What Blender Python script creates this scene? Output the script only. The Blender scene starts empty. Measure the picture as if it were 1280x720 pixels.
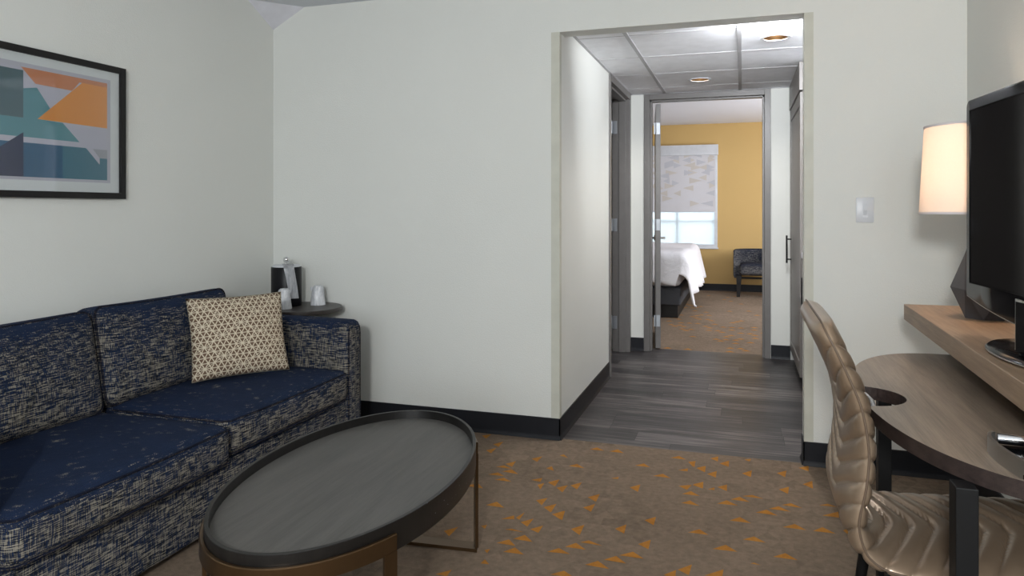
import bpy, bmesh, math, random
from mathutils import Vector, Matrix
PI = math.pi
R = math.radians
SC = bpy.context.scene
COL = SC.collection
random.seed(7)

# ------------------------------------------------------------------ camera
FPX, YAW, HOR, EYE = 893.24, 0.3115, 261.34, 1.23
cd = bpy.data.cameras.new('camera')
cam = bpy.data.objects.new('camera', cd)
COL.objects.link(cam)
cam.location = (0, 0, EYE)
cam.rotation_euler = (PI / 2, 0, YAW)
cd.sensor_width = 36
cd.lens = 36 * FPX / 1280
cd.shift_y = -(360 - HOR) / 1280
cd.clip_start = 0.05
SC.camera = cam

# ------------------------------------------------------------------ colour and light
SC.view_settings.view_transform = 'Standard'
SC.view_settings.look = 'None'
SC.view_settings.gamma = 1
SC.view_settings.use_curve_mapping = False
SC.view_settings.exposure = 0.0

w = bpy.data.worlds.new('sky')
SC.world = w
w.use_nodes = True
w.node_tree.nodes['Background'].inputs['Color'].default_value = (0.80, 0.90, 0.93, 1)
w.node_tree.nodes['Background'].inputs['Strength'].default_value = 1.0


def lamp(name, kind, loc, energy, color=(1, 1, 1), size=0.2, size_y=None, target=None, spot=None, blend=0.5):
    l = bpy.data.lights.new(name, kind)
    l.energy = energy
    l.color = color
    if kind == 'AREA':
        l.size = size
        if size_y:
            l.shape = 'RECTANGLE'
            l.size_y = size_y
    else:
        l.shadow_soft_size = size
    if kind == 'SPOT':
        l.spot_size = spot
        l.spot_blend = blend
    o = bpy.data.objects.new(name, l)
    COL.objects.link(o)
    o.location = loc
    if target is not None:
        o.rotation_euler = (Vector(target) - Vector(loc)).to_track_quat('-Z', 'Y').to_euler()
    return o


# the photographer's light beside the camera, and fill lights added out of view
lamp('photo_light', 'AREA', (-0.10, -0.90, 1.68), 57, (0.98, 0.99, 0.97), 0.22, target=(-0.5, 3.5, 1.15))
lamp('rear_fill_light', 'AREA', (0.0, -2.5, 1.5), 54, (0.88, 0.94, 1.0), 1.7, 1.5, target=(-0.6, 3.0, 1.2))  # soft fill added behind the camera, its source unseen
lamp('bedroom_window_light', 'AREA', (-0.95, 11.75, 1.5), 62, (0.88, 0.95, 1.0), 1.7, 1.9, target=(-0.9, 8.0, 1.0))
lamp('bedroom_fill_light', 'AREA', (2.35, 8.6, 1.5), 120, (0.96, 0.97, 1.0), 1.8, 1.5, target=(-1.0, 9.3, 2.1))  # fill added inside the bedroom to brighten it; no side window there


# ------------------------------------------------------------------ helpers
def tag(o, label=None, cat=None, group=None, kind=None):
    if label: o['label'] = label
    if cat: o['category'] = cat
    if group: o['group'] = group
    if kind: o['kind'] = kind
    return o


def thing(name, label, cat, loc=(0, 0, 0), group=None, kind=None):
    o = bpy.data.objects.new(name, None)
    o.empty_display_size = 0.1
    COL.objects.link(o)
    o.location = loc
    return tag(o, label, cat, group, kind)


def wloc(o):
    v = Vector((0, 0, 0))
    while o:
        v += o.location
        o = o.parent
    return v


def obj(name, bm, m, parent=None, smooth=None, loc=None):
    """link a bmesh given in world coordinates as one mesh object; the origin goes to loc"""
    if loc is None:
        if parent is not None and parent.type == 'EMPTY':
            base = wloc(parent)
        else:
            base = Vector((0, 0, 0))
            if parent is None and len(bm.verts):
                xs = [v.co.x for v in bm.verts]; ys = [v.co.y for v in bm.verts]; zs = [v.co.z for v in bm.verts]
                base = Vector(((min(xs) + max(xs)) / 2, (min(ys) + max(ys)) / 2, min(zs)))
            elif parent is not None:
                base = wloc(parent)
    else:
        base = Vector(loc)
    bmesh.ops.recalc_face_normals(bm, faces=bm.faces[:])
    bm.transform(Matrix.Translation(-base))
    me = bpy.data.meshes.new(name)
    bm.to_mesh(me)
    bm.free()
    ms = m if isinstance(m, (list, tuple)) else [m]
    for x in ms:
        me.materials.append(x)
    o = bpy.data.objects.new(name, me)
    COL.objects.link(o)
    if parent is not None:
        o.parent = parent
        o.location = base - wloc(parent)
    else:
        o.location = base
    if smooth is not None:
        for p in me.polygons:
            p.use_smooth = True
        if smooth < 180:
            me.set_sharp_from_angle(angle=R(smooth))
    return o


def B():
    return bmesh.new()


def box(bm, x0, x1, y0, y1, z0, z1, bev=0.0, seg=2, mat=0):
    r = bmesh.ops.create_cube(bm, size=1)
    vs = r['verts']
    for v in vs:
        v.co.x = x0 if v.co.x < 0 else x1
        v.co.y = y0 if v.co.y < 0 else y1
        v.co.z = z0 if v.co.z < 0 else z1
    fs = set(f for v in vs for f in v.link_faces)
    if bev > 0:
        es = list(set(e for v in vs for e in v.link_edges))
        rr = bmesh.ops.bevel(bm, geom=es, offset=bev, segments=seg, affect='EDGES', profile=0.5)
        fs = set(rr['faces']) | set(f for f in fs if f.is_valid)
    for f in fs:
        if f.is_valid:
            f.material_index = mat
    return bm


def prism(bm, pts, z0, z1, mat=0):
    """extrude a polygon given in XY between two heights"""
    a = [bm.verts.new((x, y, z0)) for x, y in pts]
    b = [bm.verts.new((x, y, z1)) for x, y in pts]
    n = len(pts)
    fs = [bm.faces.new(a[::-1]), bm.faces.new(b)]
    for i in range(n):
        fs.append(bm.faces.new((a[i], a[(i + 1) % n], b[(i + 1) % n], b[i])))
    for f in fs:
        f.material_index = mat
    return bm


def slab(bm, pts3, n, t):
    """extrude any planar polygon along n by t"""
    n = Vector(n).normalized() * t
    a = [bm.verts.new(p) for p in pts3]
    b = [bm.verts.new(Vector(p) + n) for p in pts3]
    k = len(a)
    bm.faces.new(a[::-1]); bm.faces.new(b)
    for i in range(k):
        bm.faces.new((a[i], a[(i + 1) % k], b[(i + 1) % k], b[i]))
    return bm


def lathe(bm, prof, c=(0, 0), n=48, sx=1, sy=1, rot=0.0, cap0=False, cap1=False, ph=0.0):
    rings = []
    cr, sr = math.cos(rot), math.sin(rot)
    for r, z in prof:
        ring = []
        for i in range(n):
            a = 2 * PI * i / n + ph
            x, y = r * sx * math.cos(a), r * sy * math.sin(a)
            ring.append(bm.verts.new((c[0] + x * cr - y * sr, c[1] + x * sr + y * cr, z)))
        rings.append(ring)
    for a, b in zip(rings, rings[1:]):
        for i in range(n):
            bm.faces.new((a[i], a[(i + 1) % n], b[(i + 1) % n], b[i]))
    if cap0: bm.faces.new(rings[0][::-1])
    if cap1: bm.faces.new(rings[-1])
    return bm


def tube(bm, pts, r, n=10, closed=False, flat=None):
    """round tube (or a rectangular bar when flat=(w,t)) along pts"""
    pts = [Vector(p) for p in pts]
    k = len(pts)
    rings = []
    up = Vector((0, 0, 1))
    prev = None
    for i, p in enumerate(pts):
        if closed:
            d = pts[(i + 1) % k] - pts[i - 1]
        else:
            d = pts[min(i + 1, k - 1)] - pts[max(i - 1, 0)]
        d.normalize()
        if prev is None:
            ref = up if abs(d.dot(up)) < 0.95 else Vector((1, 0, 0))
            a = d.cross(ref).normalized()
        else:
            a = (prev - d * prev.dot(d)).normalized()
        prev = a
        b = d.cross(a)
        ring = []
        if flat:
            w_, t_ = flat
            for sx, sy in ((-1, -1), (1, -1), (1, 1), (-1, 1)):
                ring.append(bm.verts.new(p + a * sx * w_ / 2 + b * sy * t_ / 2))
        else:
            rr = r[i] if isinstance(r, (list, tuple)) else r
            for j in range(n):
                t = 2 * PI * j / n
                ring.append(bm.verts.new(p + a * rr * math.cos(t) + b * rr * math.sin(t)))
        rings.append(ring)
    m = len(rings[0])
    for i in range(k if closed else k - 1):
        a, b = rings[i], rings[(i + 1) % k]
        for j in range(m):
            bm.faces.new((a[j], a[(j + 1) % m], b[(j + 1) % m], b[j]))
    if not closed:
        bm.faces.new(rings[0][::-1])
        bm.faces.new(rings[-1])
    return bm


def cushion(bm, size, r=0.05, puff=(0.02, 0.02, 0.02), n=(24, 24, 10), mtx=None, fn=None):
    """soft rounded block centred on the origin, pushed out by puff on each pair of faces"""
    sx, sy, sz = [s / 2 for s in size]
    S = (sx, sy, sz)
    verts = {}

    def place(u, v, w_):
        q = (u, v, w_)
        p = Vector((u * sx, v * sy, w_ * sz))
        c = Vector([max(-S[i] + r, min(S[i] - r, p[i])) for i in range(3)])
        d = p - c
        if d.length > 1e-9:
            # round the block's edges
            m_ = max(abs(d.x), abs(d.y), abs(d.z))
            d = d.normalized() * (m_ if m_ < r else r)
        p = c + d
        for i in range(3):
            j, k = [x for x in range(3) if x != i]
            f = (1 - abs(q[j]) ** 2.2) * (1 - abs(q[k]) ** 2.2)
            if abs(q[i]) > 0.5:
                p[i] += math.copysign(puff[i] * f * (abs(q[i]) - 0.5) * 2, q[i])
        if fn: p = fn(p, q)
        if mtx is not None: p = mtx @ p
        return p

    def gv(i, j, k):
        key = (i, j, k)
        if key not in verts:
            verts[key] = bm.verts.new(place(2 * i / n[0] - 1, 2 * j / n[1] - 1, 2 * k / n[2] - 1))
        return verts[key]
    for i in range(n[0]):
        for j in range(n[1]):
            for k in (0, n[2]):
                bm.faces.new((gv(i, j, k), gv(i + 1, j, k), gv(i + 1, j + 1, k), gv(i, j + 1, k)))
    for i in range(n[0]):
        for k in range(n[2]):
            for j in (0, n[1]):
                bm.faces.new((gv(i, j, k), gv(i + 1, j, k), gv(i + 1, j, k + 1), gv(i, j, k + 1)))
    for j in range(n[1]):
        for k in range(n[2]):
            for i in (0, n[0]):
                bm.faces.new((gv(i, j, k), gv(i, j + 1, k), gv(i, j + 1, k + 1), gv(i, j, k + 1)))
    return bm


# ------------------------------------------------------------------ materials
def lin(c):
    """sRGB 0-255 to linear"""
    out = []
    for x in c:
        x /= 255
        out.append(x / 12.92 if x <= 0.04045 else ((x + 0.055) / 1.055) ** 2.4)
    return (*out, 1)


class NT:
    def __init__(s, name):
        s.m = bpy.data.materials.new(name)
        s.m.use_nodes = True
        s.t = s.m.node_tree
        s.b = s.t.nodes['Principled BSDF']

    def n(s, typ, **kw):
        x = s.t.nodes.new(typ)
        for k, v in kw.items():
            if k.startswith('i_'):
                key = k[2:]
                key = int(key) if key.isdigit() else key.replace('_', ' ')
                s.set(x.inputs[key], v)
            else:
                setattr(x, k, v)
        return x

    def set(s, inp, v):
        if isinstance(v, bpy.types.NodeSocket):
            s.t.links.new(v, inp)
        elif isinstance(v, bpy.types.Node):
            s.t.links.new(v.outputs[0], inp)
        else:
            inp.default_value = v

    def p(s, **kw):
        for k, v in kw.items():
            s.set(s.b.inputs[k.replace('_', ' ')], v)
        return s

    def math(s, op, a, b=None, c=None):
        x = s.t.nodes.new('ShaderNodeMath'); x.operation = op
        s.set(x.inputs[0], a)
        if b is not None: s.set(x.inputs[1], b)
        if c is not None: s.set(x.inputs[2], c)
        return x.outputs[0]

    def coord(s, scale=(1, 1, 1), which='Object', rot=(0, 0, 0)):
        tc = s.t.nodes.new('ShaderNodeTexCoord')
        mp = s.n('ShaderNodeMapping')
        s.t.links.new(tc.outputs[which], mp.inputs['Vector'])
        mp.inputs['Scale'].default_value = scale
        mp.inputs['Rotation'].default_value = rot
        return mp.outputs[0]

    def noise(s, vec, scale=5, detail=2, rough=0.5, dist=0.0):
        x = s.n('ShaderNodeTexNoise')
        s.t.links.new(vec, x.inputs['Vector'])
        x.inputs['Scale'].default_value = scale
        x.inputs['Detail'].default_value = detail
        x.inputs['Roughness'].default_value = rough
        x.inputs['Distortion'].default_value = dist
        return x.outputs['Fac']

    def ramp(s, fac, stops, interp='LINEAR'):
        x = s.n('ShaderNodeValToRGB')
        x.color_ramp.interpolation = interp
        e = x.color_ramp.elements
        while len(e) < len(stops): e.new(0.5)
        for el, (p_, c) in zip(e, stops):
            el.position = p_; el.color = c
        s.t.links.new(fac, x.inputs['Fac'])
        return x.outputs['Color']

    def mix(s, fac, a, b, mode='MIX'):
        x = s.n('ShaderNodeMix', data_type='RGBA', blend_type=mode)
        s.set(x.inputs[0], fac); s.set(x.inputs[6], a); s.set(x.inputs[7], b)
        return x.outputs[2]

    def bump(s, h, strength=0.3, dist=0.01):
        x = s.n('ShaderNodeBump')
        x.inputs['Strength'].default_value = strength
        x.inputs['Distance'].default_value = dist
        s.t.links.new(h, x.inputs['Height'])
        s.t.links.new(x.outputs[0], s.b.inputs['Normal'])
        return s


def plain(name, c, rough=0.5, metal=0.0, spec=None, bump=None, vary=0.04):
    t = NT(name)
    v = t.coord()
    nz = t.noise(v, 12, 3)
    c0 = [x * (1 - vary) for x in c[:3]] + [1]; c1 = [min(1, x * (1 + vary)) for x in c[:3]] + [1]
    t.p(Base_Color=t.ramp(nz, [(0.35, c0), (0.65, c1)]), Roughness=rough, Metallic=metal)
    if spec is not None: t.p(Specular_IOR_Level=spec)
    if bump: t.bump(t.noise(v, bump[0], 3), bump[1], bump[2])
    return t.m


def wood(name, dark, light, axis=1, stretch=14, scale=6, rough=0.4, rings=0.5, spec=0.5):
    t = NT(name)
    s = [stretch] * 3; s[axis] = 1.0
    v = t.coord(tuple(s))
    a = t.noise(v, scale * 0.5, 6, 0.65, 0.4)
    s2 = [stretch * 5] * 3; s2[axis] = 1.5
    b = t.noise(t.coord(tuple(s2)), scale, 4, 0.6)
    f = t.math('ADD', t.math('MULTIPLY', a, 0.65), t.math('MULTIPLY', b, 0.35))
    t.p(Base_Color=t.ramp(f, [(0.36, dark), (0.62, light)]), Roughness=rough, Specular_IOR_Level=spec)
    t.bump(b, 0.08, 0.002)
    return t.m


M = {}
# painted orange-peel walls
def wall_mat(name, c):
    t = NT(name)
    v = t.coord()
    a = t.noise(v, 190, 3, 0.55)
    b = t.noise(v, 2.0, 2)
    c0 = [x * 0.98 for x in c[:3]] + [1]
    t.p(Base_Color=t.ramp(b, [(0.3, c0), (0.7, c)]), Roughness=0.62, Specular_IOR_Level=0.25)
    t.bump(a, 0.28, 0.004)
    return t.m


M['wall'] = wall_mat('wall_paint', (0.735, 0.745, 0.715, 1))
M['guard'] = plain('corner_guard_vinyl', (0.56, 0.56, 0.49, 1), 0.5)
M['ochre'] = wall_mat('ochre_paint', (0.645, 0.435, 0.175, 1))
M['ceil'] = wall_mat('ceiling_paint', (0.66, 0.69, 0.74, 1))
M['ceilb'] = wall_mat('bedroom_ceiling_paint', (0.86, 0.88, 0.95, 1))
M['tile'] = plain('ceiling_tile', (0.90, 0.91, 0.95, 1), 0.8, bump=(160, 0.35, 0.003))
M['tbar'] = plain('ceiling_grid_metal', (0.50, 0.50, 0.52, 1), 0.6)
M['rubber'] = plain('black_rubber_base', (0.009, 0.010, 0.014, 1), 0.5, spec=0.3)
M['frame_grey'] = plain('grey_door_enamel', (0.150, 0.142, 0.138, 1), 0.38)
M['door_taupe'] = plain('taupe_cabinet_laminate', (0.180, 0.165, 0.155, 1), 0.42)
M['white_panel'] = plain('white_panel', (0.70, 0.70, 0.76, 1), 0.5)
M['steel'] = plain('satin_steel', (0.36, 0.38, 0.41, 1), 0.45, 0.8)
M['brushed'] = plain('brushed_nickel', (0.42, 0.41, 0.39, 1), 0.33, 0.95)
M['chrome'] = plain('chrome', (0.85, 0.85, 0.86, 1), 0.08, 1.0)
M['black_metal'] = plain('black_metal', (0.004, 0.004, 0.0045, 1), 0.5, spec=0.25)
M['black_wood'] = plain('black_stained_wood', (0.010, 0.009, 0.009, 1), 0.5, spec=0.3)
M['gloss_black'] = plain('gloss_black_plastic', (0.004, 0.004, 0.005, 1), 0.10, spec=0.35)
M['plastic_white'] = plain('white_plastic', (0.66, 0.68, 0.72, 1), 0.35)
M['dark_void'] = plain('dark_room_shade', (0.05, 0.05, 0.05, 1), 0.8)  # shade of the unlit side room put into its wall colour
M['vinyl_black'] = plain('black_leatherette', (0.005, 0.005, 0.007, 1), 0.38, spec=0.25, bump=(300, 0.2, 0.002))
M['wood_table'] = wood('coffee_table_dark_veneer', lin((74, 73, 70)), lin((90, 88, 85)), axis=1, stretch=10, scale=5, rough=0.5)
M['wood_rim'] = wood('black_rim_veneer', lin((14, 13, 13)), lin((24, 22, 21)), axis=2, rough=0.4)
M['wood_desk'] = wood('walnut_grey_laminate', lin((104, 92, 80)), lin((146, 130, 114)), axis=1, stretch=12, scale=4.5, rough=0.38)
M['wood_edge'] = wood('desk_edge_banding', lin((32, 25, 24)), lin((58, 47, 44)), axis=1, stretch=30, scale=6, rough=0.4)
M['wood_shelf'] = wood('warm_oak_laminate', lin((128, 106, 86)), lin((164, 138, 112)), axis=1, stretch=16, scale=5, rough=0.42)
M['wood_side'] = wood('espresso_veneer', lin((42, 38, 36)), lin((66, 60, 57)), axis=1, rough=0.4)
M['bronze'] = plain('antique_bronze', (0.105, 0.062, 0.030, 1), 0.30, 0.8)
M['lamp_base'] = plain('charcoal_faceted_ceramic', (0.060, 0.057, 0.062, 1), 0.45)


def tweed(name, navy, black, beige, amount=0.5):
    t = NT(name)
    # fine threads: long along the run, thin across it
    h = t.noise(t.coord((26, 26, 350)), 1.0, 1, 0.5)
    v = t.noise(t.coord((350, 350, 30)), 1.0, 1, 0.5)
    blot = t.noise(t.coord(), 9, 4, 0.6)
    hb = t.math('ADD', t.math('MULTIPLY', h, 0.58), t.math('MULTIPLY', v, 0.42))
    base = t.mix(t.math('GREATER_THAN', v, 0.46), navy, black)
    base = t.mix(0.40, base, t.ramp(blot, [(0.4, navy), (0.6, black)]))
    # the beige slub yarn shows on the upright faces, its grazing-angle sheen is painted into the tops as navy
    geo = t.n('ShaderNodeNewGeometry')
    tc = t.n('ShaderNodeTexCoord')
    sep = t.n('ShaderNodeSeparateXYZ')
    t.t.links.new(tc.outputs['Normal'], sep.inputs[0])
    up = t.math('SMOOTH_MAX', sep.outputs[2], 0.0, 0.1)
    thr = t.math('ADD', t.math('ADD', 0.545 - 0.09 * amount, t.math('MULTIPLY', up, 0.15)),
                 t.math('MULTIPLY', t.math('SUBTRACT', blot, 0.5), -0.10))
    f = t.math('MULTIPLY', t.math('SUBTRACT', hb, thr), 9.0)
    fc = t.n('ShaderNodeClamp', i_Value=f).outputs[0]
    topnavy = t.mix(t.math('MULTIPLY', up, 0.75), base, navy)
    t.p(Base_Color=t.mix(t.math('MULTIPLY', fc, 0.85), topnavy, beige), Roughness=0.9, Specular_IOR_Level=0.15)
    t.bump(hb, 0.5, 0.004)
    return t.m


M['tweed'] = tweed('navy_tweed', lin((29, 42, 68)), lin((10, 12, 18)), lin((146, 140, 128)), 0.78)
M['tweed_far'] = tweed('charcoal_tweed', lin((36, 42, 58)), lin((24, 24, 28)), lin((120, 118, 116)), 1.0)
M['piping'] = tweed('dark_tweed_piping', lin((20, 26, 44)), lin((12, 13, 18)), lin((100, 92, 84)), 0.4)


def carpet_mat(name, c0, c1):
    t = NT(name)
    v = t.coord()
    fine = t.noise(v, 420, 3, 0.7)
    mid = t.noise(v, 38, 4, 0.65)
    big = t.noise(v, 1.6, 2)
    # faint tone-on-tone triangles, turned a quarter from one carpet tile to the next
    tc = t.n('ShaderNodeTexCoord')
    sep = t.n('ShaderNodeSeparateXYZ')
    t.t.links.new(tc.outputs['Object'], sep.inputs[0])
    X, Y = sep.outputs[0], sep.outputs[1]
    W_, H_ = 0.088, 0.066
    u = t.math('DIVIDE', X, W_); q = t.math('DIVIDE', Y, H_)
    row = t.math('FLOOR', q)
    u2 = t.math('ADD', u, t.math('MULTIPLY', row, 0.5))
    fu = t.math('FRACT', u2); fq = t.math('FRACT', q)
    tri = t.math('LESS_THAN', fq, t.math('SUBTRACT', 1.0, t.math('ABSOLUTE', t.math('MULTIPLY', t.math('SUBTRACT', fu, 0.5), 2.0))))
    cmb = t.n('ShaderNodeCombineXYZ')
    t.set(cmb.inputs[0], t.math('FLOOR', u2)); t.set(cmb.inputs[1], row); t.set(cmb.inputs[2], tri)
    wn = t.n('ShaderNodeTexWhiteNoise', noise_dimensions='3D')
    t.t.links.new(cmb.outputs[0], wn.inputs['Vector'])
    patch = t.n('ShaderNodeClamp', i_Value=t.math('MULTIPLY', t.math('SUBTRACT', t.noise(t.coord((1, 1, 1)), 2.4, 2), 0.42), 7.0)).outputs[0]
    rnd = t.math('MULTIPLY', t.math('SUBTRACT', wn.outputs['Value'], 0.5), t.math('MULTIPLY', patch, 0.11))
    f = t.math('ADD', t.math('ADD', t.math('MULTIPLY', fine, 0.45), t.math('MULTIPLY', mid, 0.35)),
               t.math('ADD', t.math('MULTIPLY', big, 0.20), rnd))
    t.p(Base_Color=t.ramp(f, [(0.30, c0), (0.70, c1)]), Roughness=0.95, Specular_IOR_Level=0.1)
    t.bump(fine, 0.7, 0.006)
    return t.m


M['carpet'] = carpet_mat('brown_carpet', lin((96, 84, 72)), lin((158, 139, 121)))
M['carpet_orange'] = carpet_mat('orange_carpet_yarn', lin((150, 96, 38)), lin((206, 146, 68)))


def plank_mat():
    t = NT('dark_plank_vinyl')
    tc = t.n('ShaderNodeTexCoord')
    sep = t.n('ShaderNodeSeparateXYZ')
    t.t.links.new(tc.outputs['Object'], sep.inputs[0])
    X, Y = sep.outputs[0], sep.outputs[1]
    row = t.math('FLOOR', t.math('DIVIDE', Y, 0.155))
    fr = t.math('FRACT', t.math('DIVIDE', Y, 0.155))
    wn = t.n('ShaderNodeTexWhiteNoise', noise_dimensions='1D')
    t.set(wn.inputs['W'], row)
    xs = t.math('ADD', t.math('DIVIDE', X, 0.92), t.math('MULTIPLY', wn.outputs['Value'], 7.3))
    colm = t.math('FLOOR', xs); fx = t.math('FRACT', xs)
    cmb = t.n('ShaderNodeCombineXYZ'); t.set(cmb.inputs[0], colm); t.set(cmb.inputs[1], row)
    w2 = t.n('ShaderNodeTexWhiteNoise', noise_dimensions='2D'); t.t.links.new(cmb.outputs[0], w2.inputs['Vector'])
    # grain running with the planks, shifted per plank
    off = t.n('ShaderNodeCombineXYZ')
    t.set(off.inputs[0], t.math('ADD', X, t.math('MULTIPLY', w2.outputs['Value'], 9.0)))
    t.set(off.inputs[1], t.math('MULTIPLY', Y, 16.0))
    t.set(off.inputs[2], w2.outputs['Value'])
    g = t.noise(off.outputs[0], 2.2, 6, 0.62, 0.3)
    off2 = t.n('ShaderNodeCombineXYZ')
    t.set(off2.inputs[0], X); t.set(off2.inputs[1], t.math('MULTIPLY', Y, 60.0)); t.set(off2.inputs[2], row)
    g2 = t.noise(off2.outputs[0], 2.5, 3, 0.6)
    f = t.math('ADD', t.math('ADD', t.math('MULTIPLY', g, 0.6), t.math('MULTIPLY', g2, 0.3)), t.math('MULTIPLY', w2.outputs['Value'], 0.14))
    col = t.ramp(f, [(0.38, lin((30, 29, 31))), (0.53, lin((60, 57, 58))), (0.66, lin((116, 110, 108)))])
    gap = t.math('MAXIMUM', t.math('LESS_THAN', fr, 0.014), t.math('LESS_THAN', fx, 0.0028))
    t.p(Base_Color=t.mix(gap, col, lin((16, 15, 15))), Roughness=t.math('ADD', 0.30, t.math('MULTIPLY', g2, 0.22)), Specular_IOR_Level=0.5)
    t.bump(g2, 0.10, 0.002)
    return t.m


M['plank'] = plank_mat()


def leather():
    t = NT('bronze_leatherette')
    v = t.coord()
    a = t.noise(v, 260, 3)
    b = t.noise(v, 6, 3)
    t.p(Base_Color=t.ramp(b, [(0.3, lin((144, 124, 104))), (0.7, lin((163, 142, 121)))]), Roughness=0.28, Metallic=0.40, Specular_IOR_Level=0.55)
    t.bump(a, 0.10, 0.0015)
    return t.m


M['leather'] = leather()
M['stitch'] = plain('brown_piping', lin((92, 76, 62)), 0.5)


def pillow_mat():
    """cream lattice of crossing bands over brown"""
    t = NT('cream_brown_triangle_print')
    tc = t.n('ShaderNodeTexCoord')
    sep = t.n('ShaderNodeSeparateXYZ')
    t.t.links.new(tc.outputs['UV'], sep.inputs[0])
    X, Y = sep.outputs[0], sep.outputs[1]
    masks = []
    for ang, per, wd, ph in ((0, 0.0235, 0.16, 0), (60, 0.0235, 0.185, 0), (-60, 0.0235, 0.185, 0), (30, 0.0814, 0.030, 0.5), (-30, 0.0814, 0.030, 0.5)):
        if wd == 0: continue
        c, s_ = math.cos(R(ang)), math.sin(R(ang))
        d = t.math('ADD', t.math('MULTIPLY', X, -s_), t.math('MULTIPLY', Y, c))
        fr = t.math('FRACT', t.math('ADD', t.math('DIVIDE', d, per), ph + 10))
        masks.append(t.math('GREATER_THAN', t.math('ABSOLUTE', t.math('SUBTRACT', fr, 0.5)), 0.5 - wd / 2))
    m_ = masks[0]
    for q in masks[1:]:
        m_ = t.math('MAXIMUM', m_, q)
    t.p(Base_Color=t.mix(m_, lin((106, 86, 72)), lin((203, 192, 170))), Roughness=0.9, Specular_IOR_Level=0.1)
    t.bump(t.noise(t.coord(), 300, 2), 0.3, 0.002)
    return t.m


M['pillow'] = pillow_mat()


def shade_mat(name, col, trans=0.5):
    t = NT(name)
    t.t.nodes.remove(t.b)
    out = t.t.nodes['Material Output']
    d = t.n('ShaderNodeBsdfDiffuse'); tr = t.n('ShaderNodeBsdfTranslucent'); mx = t.n('ShaderNodeMixShader')
    v = t.coord((1, 1, 1))
    c = t.mix(t.noise(v, 180, 2), [x * 0.95 for x in col[:3]] + [1], col)
    t.set(d.inputs[0], c); t.set(tr.inputs[0], c)
    mx.inputs[0].default_value = trans
    t.t.links.new(d.outputs[0], mx.inputs[1]); t.t.links.new(tr.outputs[0], mx.inputs[2])
    t.t.links.new(mx.outputs[0], out.inputs[0])
    return t.m


M['shade'] = shade_mat('linen_lampshade', (0.93, 0.86, 0.80, 1), 0.42)
M['blind'] = shade_mat('roller_blind_fabric', (0.80, 0.78, 0.80, 1), 0.22)
M['blind_tan'] = shade_mat('roller_blind_tan_print', (0.76, 0.71, 0.66, 1), 0.22)
M['blind_grey'] = shade_mat('roller_blind_grey_print', (0.69, 0.69, 0.73, 1), 0.22)
M['sheer'] = shade_mat('sheer_screen', (0.80, 0.84, 0.86, 1), 0.5)


def glow(name, col, s):
    t = NT(name)
    t.p(Base_Color=(*col, 1), Emission_Color=(*col, 1), Emission_Strength=s)
    return t.m


M['bulb'] = glow('lit_bulb', (1.0, 0.86, 0.66), 25)
M['batten'] = glow('added_glow_diffuser', (0.95, 0.95, 1.0), 14)  # glow of the added batten that brightens the hall ceiling


def glass(name):
    t = NT(name)
    t.t.nodes.remove(t.b)
    out = t.t.nodes['Material Output']
    a = t.n('ShaderNodeBsdfTransparent'); g = t.n('ShaderNodeBsdfGlossy'); mx = t.n('ShaderNodeMixShader')
    g.inputs['Roughness'].default_value = 0.02
    fr = t.n('ShaderNodeFresnel'); fr.inputs[0].default_value = 1.45
    t.t.links.new(t.math('MULTIPLY', fr.outputs[0], 0.28), mx.inputs[0])
    t.t.links.new(a.outputs[0], mx.inputs[1]); t.t.links.new(g.outputs[0], mx.inputs[2])
    t.t.links.new(mx.outputs[0], out.inputs[0])
    return t.m


M['glass'] = glass('clear_glass')


def screen_mat():
    t = NT('tv_screen')
    t.p(Base_Color=(0.012, 0.011, 0.011, 1), Roughness=0.07, Specular_IOR_Level=0.22)
    return t.m


M['screen'] = screen_mat()
for k in ('gloss_black', 'screen'):
    M[k].node_tree.nodes['Principled BSDF'].inputs['IOR'].default_value = 1.22


def plastic_film():
    t = NT('clear_plastic_film')
    v = t.coord((60, 60, 14))
    a = t.noise(v, 1.2, 3, 0.6, 1.0)
    t.p(Base_Color=t.ramp(a, [(0.3, (0.50, 0.52, 0.56, 1)), (0.7, (0.80, 0.81, 0.84, 1))]), Roughness=0.22, Specular_IOR_Level=0.6)
    t.bump(a, 0.8, 0.006)
    return t.m


M['film'] = plastic_film()


def linen_mat():
    t = NT('white_bed_linen')
    v = t.coord()
    t.p(Base_Color=(0.80, 0.79, 0.82, 1), Roughness=0.85, Specular_IOR_Level=0.15)
    t.bump(t.noise(v, 6, 5, 0.65, 0.6), 0.35, 0.05)
    return t.m


M['linen'] = linen_mat()
M['throw'] = plain('grey_beige_cloth', (0.42, 0.40, 0.39, 1), 0.9)
M['bed_fabric'] = plain('slate_bed_fabric', (0.050, 0.052, 0.060, 1), 0.85)
for k, c in dict(art_border=(176, 178, 190), art_ground=(178, 180, 194), art_teal_grey=(74, 100, 108), art_rust=(190, 124, 86),
                 art_orange=(214, 142, 66), art_teal=(84, 138, 148), art_blue=(34, 88, 122), art_blue_light=(52, 108, 128),
                 art_navy=(34, 48, 78), art_grey=(152, 156, 166), mat_white=(206, 212, 214)).items():
    M[k] = plain(k, lin(c), 0.5, vary=0.01)

# ------------------------------------------------------------------ the room shell
XL, XR, YB, YF = -2.72, 0.967, 3.70, -2.6       # left wall, right wall, wall with the opening, wall behind the camera
XH, XO, ZO = -0.927, 0.286, 2.173               # hall's left wall, right edge of the opening, its soffit
YW = YB + 0.12
ZC, ZH = 2.442, 2.224
YE, YE2 = 6.247, 6.377                          # wall with the bedroom door
YX = 11.2                                       # bedroom's far wall
ZB = 2.52
HR = 1.00                                       # hall's right wall


def struct(name, bm, m, label, smooth=None):
    o = obj(name, bm, m, smooth=smooth)
    tag(o, label, kind='structure')
    return o


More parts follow.
